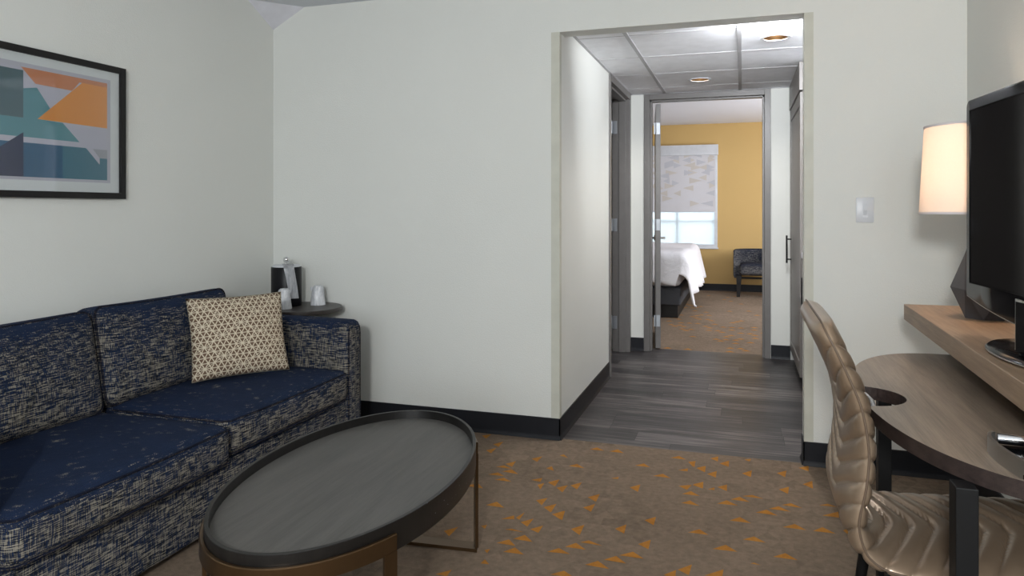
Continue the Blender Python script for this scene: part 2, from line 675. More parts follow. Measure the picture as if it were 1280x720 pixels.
TRIS = [(-1.344,3.643,-1.302,3.679,-1.306,3.602),(-1.239,3.525,-1.201,3.584,-1.199,3.495),(-1.242,3.426,-1.204,3.477,-1.203,3.392),(-0.987,3.38,-0.945,3.429,-0.949,3.345),(-1.087,3.272,-1.049,3.322,-1.044,3.244),(-1.117,3.22,-1.087,3.25,-1.036,3.219),(-1.12,3.117,-1.084,3.155,-1.041,3.119),(-1.071,3.173,-1.034,3.211,-0.987,3.162),(-1.07,3.064,-1.037,3.1,-0.989,3.065),(-1.171,2.957,-1.126,3.001,-1.085,2.954),(-1.013,2.79,-0.98,2.837,-0.931,2.789),(-0.912,3.115,-0.869,3.154,-0.865,3.105),(-0.868,3.067,-0.845,3.099,-0.842,3.021),(-0.831,3.108,-0.789,3.154,-0.79,3.075),(-0.828,2.903,-0.788,2.942,-0.792,2.861),(-0.777,2.843,-0.738,2.889,-0.74,2.806),(-0.727,2.79,-0.691,2.836,-0.687,2.753),(-0.91,2.684,-0.871,2.732,-0.859,2.699),(-0.858,2.713,-0.838,2.774,-0.839,2.7),(-0.828,2.681,-0.788,2.728,-0.791,2.65),(-0.775,2.633,-0.735,2.679,-0.736,2.612),(-0.868,2.601,-0.842,2.615,-0.789,2.6),(-0.813,2.537,-0.78,2.582,-0.737,2.536),(-0.861,2.488,-0.826,2.529,-0.787,2.486),(-0.816,2.43,-0.785,2.475,-0.739,2.433),(-1.084,2.519,-1.045,2.568,-1.048,2.483),(-0.965,2.603,-0.945,2.618,-0.941,2.583),(-0.884,2.421,-0.867,2.437,-0.867,2.402),(-0.864,2.326,-0.859,2.358,-0.833,2.329),(-0.982,2.211,-0.942,2.255,-0.941,2.211),(-0.666,2.478,-0.632,2.518,-0.583,2.486),(-0.742,3.6,-0.712,3.642,-0.666,3.602),(-0.642,3.6,-0.604,3.645,-0.566,3.597),(-0.867,3.467,-0.85,3.49,-0.819,3.446),(-0.791,3.339,-0.758,3.378,-0.711,3.332),(-0.885,3.276,-0.865,3.31,-0.841,3.255),(-0.337,3.601,-0.299,3.643,-0.262,3.601),(-0.489,3.442,-0.451,3.483,-0.417,3.44),(-0.391,3.333,-0.35,3.373,-0.31,3.329),(-0.249,3.571,-0.214,3.591,-0.223,3.508),(-0.287,3.441,-0.244,3.479,-0.243,3.439),(-0.204,3.501,-0.173,3.533,-0.17,3.457),(-0.83,3.111,-0.79,3.159,-0.791,3.08),(-0.779,3.06,-0.738,3.104,-0.742,3.018),(-0.727,3.107,-0.686,3.158,-0.689,3.07),(-0.473,3.165,-0.432,3.212,-0.431,3.125),(-0.57,3.245,-0.538,3.273,-0.538,3.245),(-0.627,3.001,-0.584,3.053,-0.584,2.964),(-0.624,2.892,-0.583,2.943,-0.584,2.86),(-0.778,2.847,-0.737,2.894,-0.737,2.805),(-0.729,2.79,-0.686,2.837,-0.677,2.748),(-0.626,2.683,-0.584,2.735,-0.583,2.642),(-0.465,2.736,-0.429,2.788,-0.425,2.705),(-0.367,2.848,-0.327,2.893,-0.327,2.812),(-0.363,2.637,-0.323,2.686,-0.322,2.608),(-0.247,3.161,-0.212,3.205,-0.173,3.162),(-0.243,3.063,-0.209,3.1,-0.168,3.056),(-0.269,3.248,-0.213,3.278,-0.23,3.213),(-0.209,3.287,-0.166,3.33,-0.164,3.251),(-0.614,2.535,-0.582,2.578,-0.536,2.536),(-0.569,2.587,-0.541,2.611,-0.485,2.584),(-0.517,2.428,-0.479,2.469,-0.432,2.425),(-0.462,2.483,-0.425,2.523,-0.382,2.48),(-0.416,2.531,-0.372,2.573,-0.328,2.532),(-0.615,2.326,-0.576,2.366,-0.534,2.334),(-0.209,2.491,-0.165,2.543,-0.17,2.465),(-0.251,2.443,-0.214,2.489,-0.212,2.428),(-0.246,3.567,-0.218,3.593,-0.215,3.505),(-0.206,3.495,-0.165,3.54,-0.165,3.452),(-0.156,3.435,-0.113,3.487,-0.114,3.4),(-0.149,3.654,-0.113,3.694,-0.112,3.619),(-0.105,3.594,-0.06,3.649,-0.061,3.56),(0.01,3.688,0.043,3.705,0.034,3.666),(-0.209,3.275,-0.167,3.33,-0.165,3.249),(-0.104,3.286,-0.064,3.329,-0.063,3.251),(-0.143,3.247,-0.116,3.278,-0.115,3.245),(-0.001,3.49,0.044,3.545,0.038,3.453),(0.154,3.547,0.199,3.595,0.188,3.502),(0.255,3.649,0.303,3.693,0.298,3.617),(0.153,3.342,0.198,3.388,0.189,3.301),(0.258,3.437,0.302,3.493,0.297,3.397),(0.373,3.44,0.403,3.467,0.399,3.432),(-0.099,3.101,-0.062,3.149,-0.016,3.107),(-0.047,3.164,-0.009,3.204,0.031,3.159),(-0.001,3.215,0.042,3.241,0.087,3.213),(0.052,3.058,0.095,3.1,0.136,3.053),(0.104,3.113,0.144,3.151,0.187,3.109),(0.157,3.169,0.194,3.199,0.236,3.161),(0.305,3.215,0.34,3.242,0.374,3.219),(0.306,3.111,0.372,3.17,0.368,3.109),(-0.048,2.948,-0.008,2.995,0.034,2.949),(0.149,2.95,0.196,2.994,0.235,2.95),(0.257,2.95,0.296,2.997,0.338,2.952),(-0.196,2.791,-0.156,2.833,-0.12,2.793),(0.002,2.793,0.043,2.832,0.084,2.793),(-0.102,2.682,-0.057,2.73,-0.016,2.687),(0.104,2.687,0.147,2.729,0.186,2.687),(0.027,2.612,0.04,2.623,0.061,2.61),(0.367,2.989,0.39,3.014,0.392,2.932),(-0.121,2.48,-0.06,2.543,-0.063,2.49),(0.367,2.681,0.393,2.696,0.382,2.642),(0.379,3.612,0.401,3.627,0.394,3.6)]


def carpet(name, x0, x1, y0, y1, tris, label):
    bm = B()
    box(bm, x0, x1, y0, y1, -0.06, 0.0)
    for k, t in enumerate(tris):
        v = [bm.verts.new((t[i], t[i + 1], 0.0005 + 0.00008 * (k % 11))) for i in (0, 2, 4)]
        f = bm.faces.new(v)
        f.material_index = 1
    me_o = obj(name, bm, [M['carpet'], M['carpet_orange']], loc=((x0 + x1) / 2, (y0 + y1) / 2, 0))
    for p in me_o.data.polygons:
        if p.material_index == 1 and p.normal.z < 0:
            p.flip()
    return tag(me_o, label, kind='structure')


rt = random.Random(5)
extra = []
for _ in range(150):                             # the rest of the carpet, around and behind the camera
    x = rt.uniform(-2.6, 0.9); y = rt.uniform(-2.4, 3.6)
    if -1.45 < x < 0.25 and y > 1.5: continue
    if rt.random() < 0.5: extra.append((x, y, x + 0.075, y + 0.0, x + 0.037, y + 0.05))
    else: extra.append((x, y, x + 0.065, y + 0.02, x + 0.045, y - 0.045))
carpet('floor', XL - 0.1, XR + 0.1, YF - 0.1, 3.725, TRIS + extra, 'brown carpet of the living room scattered with orange triangles')
tb = []
for iy in range(58):
    for ix in range(44):
        x = -1.9 + ix * 0.088 + (iy % 2) * 0.044; y = 6.42 + iy * 0.082
        dens = 0.04 + 0.20 * (math.sin(x * 2.3 + y * 1.1) > 0.35)
        if rt.random() < dens:
            tb.append((x, y, x + 0.08, y, x + 0.04, y + 0.055))
carpet('floor', -3.6, 2.6, YE2 + 0.01, YX + 0.1, tb, 'brown and orange carpet of the bedroom beyond the door')
bm = B(); box(bm, XH - 2.0, HR + 0.1, 3.725, YE2 + 0.01, -0.06, 0.0)
struct('floor', bm, M['plank'], 'dark grey wood plank floor of the hallway')
bm = B(); box(bm, XL - 0.1, XR + 0.1, YF - 0.1, YW, ZC, ZC + 0.1)
struct('ceiling', bm, M['ceil'], 'pale blue-grey textured ceiling of the living room')
bm = B(); box(bm, -3.6, 2.6, YE2, YX + 0.1, ZB, ZB + 0.1)
struct('ceiling', bm, M['ceilb'], 'white ceiling of the bedroom beyond the door')

# walls
bm = B(); box(bm, XL - 0.12, XL, YF - 0.12, YW, 0, ZC)
struct('wall_left', bm, M['wall'], 'off-white wall behind the blue sofa')
bm = B(); box(bm, XR, XR + 0.12, YF - 0.12, YW, 0, ZC)
struct('wall_right', bm, M['wall'], 'off-white wall behind the television')
bm = B()
for s in ((XL - 0.12, XH, YB, YW, 0, ZC), (XH, XO, YB, YW, ZO, ZC), (XO, XR, YB, YW, 0, ZC)):
    box(bm, *s)
struct('wall_back', bm, M['wall'], 'off-white wall with the opening to the hallway')
# wall behind the camera with the opening for the added window
bm = B()
for s in ((XL, -2.4, YF - 0.12, YF, 0, ZC), (0.88, XR, YF - 0.12, YF, 0, ZC), (-2.4, 0.88, YF - 0.12, YF, 0, 0.7), (-2.4, 0.88, YF - 0.12, YF, 2.3, ZC)):
    box(bm, *s)
struct('wall_front', bm, M['wall'], 'off-white wall behind the camera')

# hall: left wall with its door opening (Y 5.235 - 6.15)
DY0, DY1, DZ = 5.235, 6.15, 2.172
bm = B()
for s in ((XH - 0.13, XH, YW, DY0 - 0.05, 0, 2.7), (XH - 0.13, XH, DY1 + 0.05, YE2, 0, 2.7), (XH - 0.13, XH, DY0 - 0.05, DY1 + 0.05, DZ + 0.05, 2.7)):
    box(bm, *s)
struct('wall_hall_left', bm, M['wall'], 'white left wall of the hallway with an open doorway')
bm = B(); box(bm, HR, HR + 0.12, YW, YE, 0, 2.7)
struct('wall_hall_right', bm, M['wall'], 'right wall of the hallway behind the cabinets')
FX0, FX1 = -0.761, 0.176
bm = B()
for s in ((-3.6, FX0 - 0.048, YE, YE2, 0, 2.7), (FX1 + 0.048, 2.6, YE, YE2, 0, 2.7), (FX0 - 0.048, FX1 + 0.048, YE, YE2, DZ + 0.05, 2.7)):
    box(bm, *s)
struct('wall_hall_end', bm, M['wall'], 'white end wall of the hallway around the bedroom door')
# dark side room
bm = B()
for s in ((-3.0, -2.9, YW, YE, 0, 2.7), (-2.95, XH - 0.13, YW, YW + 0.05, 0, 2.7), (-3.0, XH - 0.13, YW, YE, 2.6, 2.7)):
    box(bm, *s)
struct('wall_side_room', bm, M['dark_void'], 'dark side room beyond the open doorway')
# bedroom walls
bm = B()
WX0, WX1, WZ0, WZ1 = -1.56, -0.352, 0.65, 2.19
for s in ((-3.6, WX0, YX, YX + 0.14, 0, ZB), (WX1, 2.6, YX, YX + 0.14, 0, ZB), (WX0, WX1, YX, YX + 0.14, 0, WZ0), (WX0, WX1, YX, YX + 0.14, WZ1, ZB)):
    box(bm, *s)
struct('wall_bedroom_far', bm, M['ochre'], 'ochre yellow wall of the bedroom around the window')
bm = B(); box(bm, -3.6, -3.48, YE2, YX, 0, ZB); struct('wall_bedroom_left', bm, M['wall'], 'left wall of the bedroom')
bm = B(); box(bm, 2.48, 2.6, YE2, YX, 0, ZB); struct('wall_bedroom_right', bm, M['wall'], 'right wall of the bedroom')

# baseboards, black cove base with a small toe
def base_run(name, p0, p1, nrm, label, h=0.114):
    d = Vector((p1[0] - p0[0], p1[1] - p0[1], 0)); n = Vector((nrm[0], nrm[1], 0))
    prof = [(0, 0), (0.014, 0), (0.012, 0.004), (0.0075, 0.014), (0.006, 0.022), (0.006, h - 0.003), (0.004, h), (0, h)]
    bm = B()
    rings = []
    for q in (0, 1):
        o_ = Vector((p0[0], p0[1], 0)) + d * q
        rings.append([bm.verts.new(o_ + n * a + Vector((0, 0, z))) for a, z in prof])
    k = len(prof)
    for i in range(k - 1):
        bm.faces.new((rings[0][i], rings[0][i + 1], rings[1][i + 1], rings[1][i]))
    bm.faces.new(rings[0]); bm.faces.new(rings[1][::-1])
    return struct(name, bm, M['rubber'], label)


base_run('baseboard_left', (XL, YF), (XL, YB), (1, 0), 'black rubber baseboard behind the sofa')
base_run('baseboard_right', (XR, YF), (XR, YB), (-1, 0), 'black rubber baseboard on the television wall')
base_run('baseboard_back', (XL, YB), (XH + 0.006, YB), (0, -1), 'black rubber baseboard left of the hallway opening')
base_run('baseboard_back', (XO - 0.006, YB), (XR, YB), (0, -1), 'black rubber baseboard right of the hallway opening')
base_run('baseboard_opening', (XO, YB - 0.006), (XO, YW), (-1, 0), 'black rubber baseboard around the right edge of the opening')
base_run('baseboard_hall_left', (XH, YB - 0.006), (XH, DY0 - 0.052), (1, 0), 'black rubber baseboard along the left side of the hallway')
base_run('baseboard_hall_end', (XH, YE), (FX0 - 0.05, YE), (0, -1), 'short black baseboard left of the bedroom door')
base_run('baseboard_hall_end', (FX1 + 0.05, YE), (0.375, YE), (0, -1), 'short black baseboard right of the bedroom door')
base_run('baseboard_bedroom', (-3.4, YX), (2.4, YX), (0, -1), 'black baseboard under the ochre bedroom wall', 0.104)

# corner guards
def guard(x0, x1, xe, ydir, label):
    bm = B()
    box(bm, x0, x1, YB - 0.0025, YB, 0.114, ZO)
    box(bm, min(xe, xe + ydir * 0.0025), max(xe, xe + ydir * 0.0025), YB - 0.0025, YB + 0.039, 0.114, ZO)
    o = obj('corner_guard', bm, M['guard'])
    tag(o, label, 'corner guard')


guard(-0.971, XH, XH, 1, 'tan vinyl corner guard on the left edge of the hallway opening')
guard(XO, 0.325, XO, -1, 'tan vinyl corner guard on the right edge of the hallway opening')
# sloping corner piece at the ceiling
bm = B()
a, b_, c_, d_ = [bm.verts.new(p) for p in ((XL, 3.46, ZC), (-2.50, YB, ZC), (XL, YB, 2.322), (XL, YB, ZC))]
for f in ((a, b_, c_), (a, c_, d_), (b_, d_, c_), (a, d_, b_)): bm.faces.new(f)
struct('trim_1', bm, M['white_panel'], 'pale triangular corner piece under the ceiling above the sofa')

# hall ceiling: lay-in tiles with the holes of two downlights
GX = [-0.927, -0.63, -0.015, 0.60, HR]
GY = [YW, 4.10, 4.712, 5.325, 5.937, YE]
LIGHTS = [(0.185, 4.405), (-0.309, 5.655)]
bm = B()
for i in range(len(GX) - 1):
    for j in range(len(GY) - 1):
        x0, x1, y0, y1 = GX[i], GX[i + 1], GY[j], GY[j + 1]
        hit = [l for l in LIGHTS if x0 < l[0] < x1 and y0 < l[1] < y1]
        if not hit:
            bm.faces.new([bm.verts.new(p) for p in ((x0, y0, ZH), (x1, y0, ZH), (x1, y1, ZH), (x0, y1, ZH))])
        else:
            cx, cy = hit[0]
            n = 40
            inner, outer = [], []
            for k in range(n):
                an = 2 * PI * k / n
                dx, dy = math.cos(an), math.sin(an)
                inner.append(bm.verts.new((cx + 0.070 * dx, cy + 0.070 * dy, ZH)))
                s = min([((x1 - cx) / dx) if dx > 1e-9 else ((x0 - cx) / dx) if dx < -1e-9 else 9,
                         ((y1 - cy) / dy) if dy > 1e-9 else ((y0 - cy) / dy) if dy < -1e-9 else 9])
                outer.append(bm.verts.new((cx + s * dx, cy + s * dy, ZH)))
            for k in range(n):
                bm.faces.new((inner[k], inner[(k + 1) % n], outer[(k + 1) % n], outer[k]))
            for (px, py) in ((x0, y0), (x1, y0), (x1, y1), (x0, y1)):
                ks = sorted(range(n), key=lambda k: (outer[k].co.x - px) ** 2 + (outer[k].co.y - py) ** 2)[:2]
                bm.faces.new((outer[ks[0]], outer[ks[1]], bm.verts.new((px, py, ZH))))
for i in range(len(GX) - 1):                  # back of the ceiling
    pass
box(bm, XH - 0.13, HR, YW, YE, ZH + 0.32, ZH + 0.34)
struct('ceiling', bm, M['tile'], 'white lay-in tile ceiling of the hallway')
bm = B()
for gx in GX[1:-1]:
    box(bm, gx - 0.012, gx + 0.012, YW, YE, ZH - 0.003, ZH + 0.004)
for gy in GY[1:-1]:
    box(bm, XH, HR, gy - 0.004, gy + 0.004, ZH - 0.0015, ZH + 0.004)
box(bm, XH, XH + 0.018, YW, YE, ZH - 0.003, ZH + 0.004)
box(bm, XH, HR, YE - 0.018, YE, ZH - 0.003, ZH + 0.004)
struct('trim_2', bm, M['tbar'], 'grey metal grid between the hallway ceiling tiles')

for k, (lx, ly) in enumerate(LIGHTS):
    t = thing('recessed_downlight', ('recessed downlight nearer the room, right of the ceiling middle' if k == 0 else
                                     'recessed downlight at the far end of the hallway ceiling before the bedroom door'),
              'ceiling light', (lx, ly, ZH - 0.004), 'downlights in the hallway ceiling')
    bm = B(); lathe(bm, [(0.066, ZH + 0.002), (0.066, ZH - 0.005), (0.083, ZH - 0.005), (0.085, ZH - 0.0005)], (lx, ly), 40)
    obj('trim_ring', bm, M['plastic_white'], t, 60)
    bm = B(); lathe(bm, [(0.066, ZH - 0.002), (0.058, ZH + 0.05), (0.052, ZH + 0.10)], (lx, ly), 40, cap1=True)
    obj('reflector', bm, M['bronze'], t, 60)
    bm = B(); lathe(bm, [(0.0001, ZH + 0.018), (0.02, ZH + 0.02), (0.034, ZH + 0.032), (0.034, ZH + 0.05), (0.02, ZH + 0.085), (0.018, ZH + 0.1)], (lx, ly), 24)
    obj('bulb', bm, M['bulb'], t, 60)
    lamp('downlight_light', 'SPOT', (lx, ly, ZH + 0.012), 44 if k == 0 else 32, (1.0, 0.95, 0.88), 0.03, target=(lx, ly, 0), spot=R(140), blend=0.6)

# unseen batten added behind the header to make the hall ceiling glow
t = thing('added_batten', 'unseen added white batten tucked behind the header of the opening', 'light', (0.20, YW + 0.02, ZO + 0.005))
bm = B(); box(bm, -0.04, 0.44, YW + 0.001, YW + 0.022, ZO + 0.006, ZO + 0.036, 0.003)
obj('housing', bm, M['plastic_white'], t)
bm = B(); box(bm, -0.03, 0.43, YW + 0.022, YW + 0.030, ZO + 0.008, ZO + 0.034, 0.003)
obj('diffuser', bm, M['batten'], t)
lamp('added_glow_light', 'AREA', (0.20, YW + 0.036, ZO + 0.021), 33, (0.93, 0.96, 1.0), 0.44, 0.022, target=(0.22, 4.9, 2.46))

# ------------------------------------------------------------------ bedroom door
d1 = thing('door_1', 'grey framed door opening onto the yellow bedroom', 'door', (-0.29, 6.31, 0), kind='structure')
del d1['category']
bm = B()
f0, f1 = YE - 0.012, YE2 + 0.012
for x0, x1 in ((FX0 - 0.048, FX0), (FX1, FX1 + 0.048)):
    box(bm, x0, x1, f0, f1, 0, DZ + 0.048, 0.002)
box(bm, FX0, FX1, f0, f1, DZ, DZ + 0.048, 0.002)
# stops
box(bm, FX0, FX0 + 0.016, f0 + 0.035, f0 + 0.095, 0, DZ, 0.002)
box(bm, FX1 - 0.016, FX1, f0 + 0.035, f0 + 0.095, 0, DZ, 0.002)
box(bm, FX0, FX1, f0 + 0.035, f0 + 0.095, DZ - 0.016, DZ, 0.002)
obj('door_frame', bm, M['frame_grey'], d1)
bm = B(); box(bm, -0.722, -0.678, 6.345, 7.255, 0.012, 2.150, 0.002)
leaf = obj('door_panel', bm, M['frame_grey'], d1, loc=(-0.722, 6.345, 0))
for zc in (1.935, 1.093, 0.252):
    bm = B()
    box(bm, -0.720, -0.684, 6.3405, 6.346, zc - 0.05, zc + 0.05)
    box(bm, -0.735, -0.718, 6.338, 6.343, zc - 0.05, zc + 0.05)
    tube(bm, [(-0.7205, 6.337, zc - 0.052), (-0.7205, 6.337, zc + 0.052)], 0.006, 10)
    for q in (-0.036, -0.012, 0.012, 0.036):
        lathe(bm, [(0.0001, 0), (0.0035, 0)], (0, 0), 8)
        bmesh.ops.rotate(bm, verts=bm.verts[-16:], cent=(0, 0, 0), matrix=Matrix.Rotation(PI / 2, 3, 'X'))
        bmesh.ops.translate(bm, verts=bm.verts[-16:], vec=(-0.702 + (0.008 if q in (-0.012, 0.036) else -0.004), 6.3400, zc + q))
    obj('hinge', bm, M['steel'], leaf)
for sx in (1, -1):
    xf = -0.678 if sx > 0 else -0.722
    bm = B()
    tube(bm, [(xf, 7.19, 0.945), (xf + sx * 0.008, 7.19, 0.945)], 0.028, 24)
    tube(bm, [(xf, 7.19, 0.945), (xf + sx * 0.048, 7.19, 0.945)], 0.011, 14)
    tube(bm, [(xf + sx * 0.046, 7.20, 0.945), (xf + sx * 0.050, 7.14, 0.947), (xf + sx * 0.046, 7.08, 0.944)], 0.010, 12)
    obj('lever_handle', bm, M['brushed'], leaf, 60)

leaf.rotation_euler.z = R(7.0)

# left hallway door frame
d2 = thing('door_2', 'grey framed open doorway in the left wall of the hallway', 'door', (XH, 5.69, 0), kind='structure')
del d2['category']
bm = B()
g0, g1 = XH - 0.142, XH + 0.012
for y0, y1 in ((DY0 - 0.05, DY0), (DY1, DY1 + 0.05)):
    box(bm, g0, g1, y0, y1, 0, DZ + 0.05, 0.002)
box(bm, g0, g1, DY0, DY1, DZ, DZ + 0.05, 0.002)
for y0, y1 in ((DY0, DY0 + 0.016), (DY1 - 0.016, DY1)):
    box(bm, g1 - 0.095, g1 - 0.035, y0, y1, 0, DZ, 0.002)
box(bm, g1 - 0.095, g1 - 0.035, DY0, DY1, DZ - 0.016, DZ, 0.002)
obj('door_frame', bm, M['frame_grey'], d2)
bm = B(); box(bm, g0 - 0.93, g0 - 0.012, DY1 - 0.03, DY1 + 0.014, 0.012, 2.15, 0.002)
leaf2 = obj('door_panel', bm, M['door_taupe'], d2)
for zc in (1.935, 1.093, 0.252):
    bm = B()
    box(bm, g0 + 0.002, g0 + 0.042, DY1 - 0.004, DY1 + 0.001, zc - 0.055, zc + 0.055)
    tube(bm, [(g0 - 0.004, DY1 - 0.006, zc - 0.056), (g0 - 0.004, DY1 - 0.006, zc + 0.056)], 0.007, 10)
    obj('hinge', bm, M['steel'], leaf2)

# ------------------------------------------------------------------ bedroom window
win = thing('window_1', 'white framed bedroom window with a half-lowered blind', 'window', ((WX0 + WX1) / 2, YX, WZ0), kind='structure')
del win['category']
bm = B()
ww = 0.045
box(bm, WX0, WX0 + ww, YX - 0.012, YX + 0.10, WZ0, WZ1); box(bm, WX1 - ww, WX1, YX - 0.012, YX + 0.10, WZ0, WZ1)
box(bm, WX0 + ww, WX1 - ww, YX - 0.012, YX + 0.10, WZ1 - ww, WZ1); box(bm, WX0 + ww, WX1 - ww, YX - 0.012, YX + 0.10, WZ0, WZ0 + ww)
box(bm, -0.965, -0.935, YX + 0.05, YX + 0.08, WZ0 + ww, WZ1 - ww)
box(bm, WX0 + ww, WX1 - ww, YX + 0.052, YX + 0.078, 1.03, 1.055)
obj('window_frame', bm, M['plastic_white'], win)
bm = B(); box(bm, WX0 + ww, WX1 - ww, YX + 0.062, YX + 0.068, WZ0 + ww, WZ1 - ww)
obj('window_glass', bm, M['glass'], win)
bm = B(); box(bm, WX0 - 0.02, WX1 + 0.012, YX - 0.03, YX + 0.02, WZ0 - 0.022, WZ0, 0.003)
obj('window_sill', bm, M['plastic_white'], win)
bl = thing('roller_blind', 'pale roller blind printed with faint triangles, lowered halfway over the bedroom window', 'blind', ((WX0 + WX1) / 2, YX - 0.04, 2.198))
bm = B(); box(bm, WX0 - 0.02, WX1 + 0.012, YX - 0.085, YX - 0.013, 2.045, 2.200, 0.004)
obj('valance', bm, M['plastic_white'], bl)
bm = B()
box(bm, WX0 + 0.03, WX1 - 0.03, YX - 0.031, YX - 0.0295, 1.195, 2.05)
rb = random.Random(11)
for iz in range(10):
    for ix in range(9):
        if rb.random() < (0.75 if iz > 5 else 0.35):
            x = WX0 + 0.05 + ix * 0.126 + rb.uniform(-0.04, 0.04); z = 1.27 + iz * 0.078 + rb.choice((0, 0.034))
            s = rb.choice((1, -1)); L_ = rb.uniform(0.10, 0.19)
            x2 = x + L_
            if x2 > WX1 - 0.035: x2 = WX1 - 0.035
            xa, xb = (x, x2) if s > 0 else (x2, x)
            y = YX - 0.0316
            y -= 0.0002 * (ix % 3 + 3 * (iz % 2))
            f = bm.faces.new([bm.verts.new(p) for p in ((xa, y, z), (xb, y, z + 0.045), (xa, y, z + 0.090))])
            f.material_index = rb.choice((1, 1, 2))
obj('blind_fabric', bm, [M['blind'], M['blind_tan'], M['blind_grey']], bl)
bm = B(); box(bm, WX0 + 0.03, WX1 - 0.03, YX - 0.037, YX - 0.024, 1.180, 1.196, 0.003)
obj('hem_bar', bm, M['plastic_white'], bl)
bm = B(); box(bm, WX0 + ww, WX1 - ww, YX + 0.030, YX + 0.031, WZ0 + ww, WZ1 - ww)
obj('sheer_screen', bm, M['sheer'], win)

# unseen window added behind the camera to go with the fill
win2 = thing('window_2', 'wide window added in the unseen wall behind the camera', 'window', (-1.0, YF - 0.06, 0.7), kind='structure')
del win2['category']
bm = B()
for s in ((-2.4, -2.34, 0.7, 2.3), (0.82, 0.88, 0.7, 2.3), (-0.79, -0.73, 0.7, 2.3), (-2.4, 0.88, 0.7, 0.76), (-2.4, 0.88, 2.24, 2.3)):
    box(bm, s[0], s[1], YF - 0.10, YF - 0.02, s[2], s[3])
obj('window_frame', bm, M['plastic_white'], win2)
bm = B(); box(bm, -2.37, 0.85, YF - 0.07, YF - 0.064, 0.73, 2.27)
obj('window_glass', bm, M['glass'], win2)

# ------------------------------------------------------------------ hallway cabinets
CX = 0.375
cab = thing('tall_cabinet', 'tall taupe cabinet with a panelled door and black bar handle in the hallway', 'cabinet', (0.68, 5.70, 0))
bm = B()
box(bm, CX + 0.02, HR - 0.005, 5.165, 6.235, 0.09, 2.03)
box(bm, CX + 0.055, HR - 0.005, 5.175, 6.235, 0.0, 0.09)
obj('body', bm, M['door_taupe'], cab)
bm = B(); box(bm, CX - 0.010, HR - 0.005, 5.155, 6.235, 2.03, ZH - 0.004, 0.002)
obj('filler_panel', bm, M['door_taupe'], cab)
bm = B(); box(bm, CX + 0.03, HR - 0.01, 5.158, 5.166, 0.945, 2.03)
obj('side_lining', bm, M['white_panel'], cab)
bm = B()
y0, y1, z0, z1 = 5.175, 6.228, 0.095, 2.02
box(bm, CX + 0.004, CX + 0.02, y0, y1, z0, z1)
sw = 0.085
for s in ((y0, y0 + sw, z0, z1), (y1 - sw, y1, z0, z1), (y0 + sw, y1 - sw, z0, z0 + sw), (y0 + sw, y1 - sw, z1 - sw, z1)):
    box(bm, CX - 0.004, CX + 0.006, *s, 0.0015)
cdoor = obj('door', bm, M['door_taupe'], cab)
bm = B()
tube(bm, [(CX - 0.036, 6.10, 0.80), (CX - 0.036, 6.10, 1.02)], 0.007, 10)
for z in (0.83, 0.99):
    tube(bm, [(CX - 0.036, 6.10, z), (CX - 0.002, 6.10, z)], 0.0055, 10)
obj('handle', bm, M['black_metal'], cdoor, 60)
bc = thing('base_cabinet', 'low taupe kitchenette cabinet beside the tall hallway cabinet', 'cabinet', (0.69, 4.75, 0))
bm = B(); box(bm, CX + 0.03, HR - 0.005, 4.36, 5.155, 0.09, 0.90); box(bm, CX + 0.07, HR - 0.005, 4.38, 5.155, 0, 0.09)
obj('body', bm, M['door_taupe'], bc)
for a0, a1 in ((4.37, 4.755), (4.765, 5.15)):
    bm = B(); box(bm, CX + 0.012, CX + 0.03, a0, a1, 0.10, 0.89, 0.002)
    dd = obj('door', bm, M['door_taupe'], bc)
    bm = B(); tube(bm, [(CX - 0.018, a0 + 0.05, 0.62), (CX - 0.018, a0 + 0.05, 0.80)], 0.006, 10)
    for z in (0.64, 0.78): tube(bm, [(CX - 0.018, a0 + 0.05, z), (CX + 0.013, a0 + 0.05, z)], 0.005, 8)
    obj('handle', bm, M['black_metal'], dd, 60)
bm = B(); box(bm, CX + 0.003, HR - 0.003, 4.34, 5.156, 0.901, 0.940, 0.004)
tag(obj('countertop', bm, M['white_panel']), 'white countertop on the low hallway cabinet', 'countertop')

# ------------------------------------------------------------------ sofa
sofa = thing('sofa', 'navy and beige tweed two-seat sofa along the left wall', 'sofa', (-2.27, 2.25, 0))
SX0, SX1 = -2.70, -1.85
bm = B(); box(bm, SX0 + 0.02, SX1 - 0.012, 1.36, 3.12, 0.035, 0.285, 0.018, 3)
obj('base_frame', bm, M['tweed'], sofa, 40)
bm = B()
cushion(bm, (0.17, 1.80, 0.68), r=0.05, puff=(0.004, 0, 0.0), n=(6, 30, 14), mtx=Matrix.Translation((SX0 + 0.09, 2.24, 0.39)))
obj('back_frame', bm, M['tweed'], sofa, 60)


def arm(yc):
    bm = B()
    cushion(bm, (SX1 - SX0, 0.135, 0.635), r=0.034, puff=(0.004, 0.006, 0.006), n=(30, 10, 26), mtx=Matrix.Translation(((SX0 + SX1) / 2, yc, 0.035 + 0.3175)))
    a = obj('arm', bm, M['tweed'], sofa, 60)
    x = SX1 + 0.0045
    bm = B()
    for s in (-1, 1):
        y = yc + s * 0.0545
        tube(bm, [(x - 0.009, y, 0.05), (x - 0.009, y, 0.60), (x - 0.010, y - s * 0.006, 0.636), (x - 0.013, y - s * 0.022, 0.652)], 0.0045, 8)
    obj('piping', bm, M['piping'], a, 60)


arm(3.175)
arm(1.295)
for s_ in ((-2.62, 1.31), (-1.93, 1.31), (-2.62, 3.16), (-1.93, 3.16)):
    bm = B(); lathe(bm, [(0.020, 0), (0.026, 0.045)], s_, 16, cap0=True, cap1=True)
    obj('foot', bm, M['black_wood'], sofa, 40)


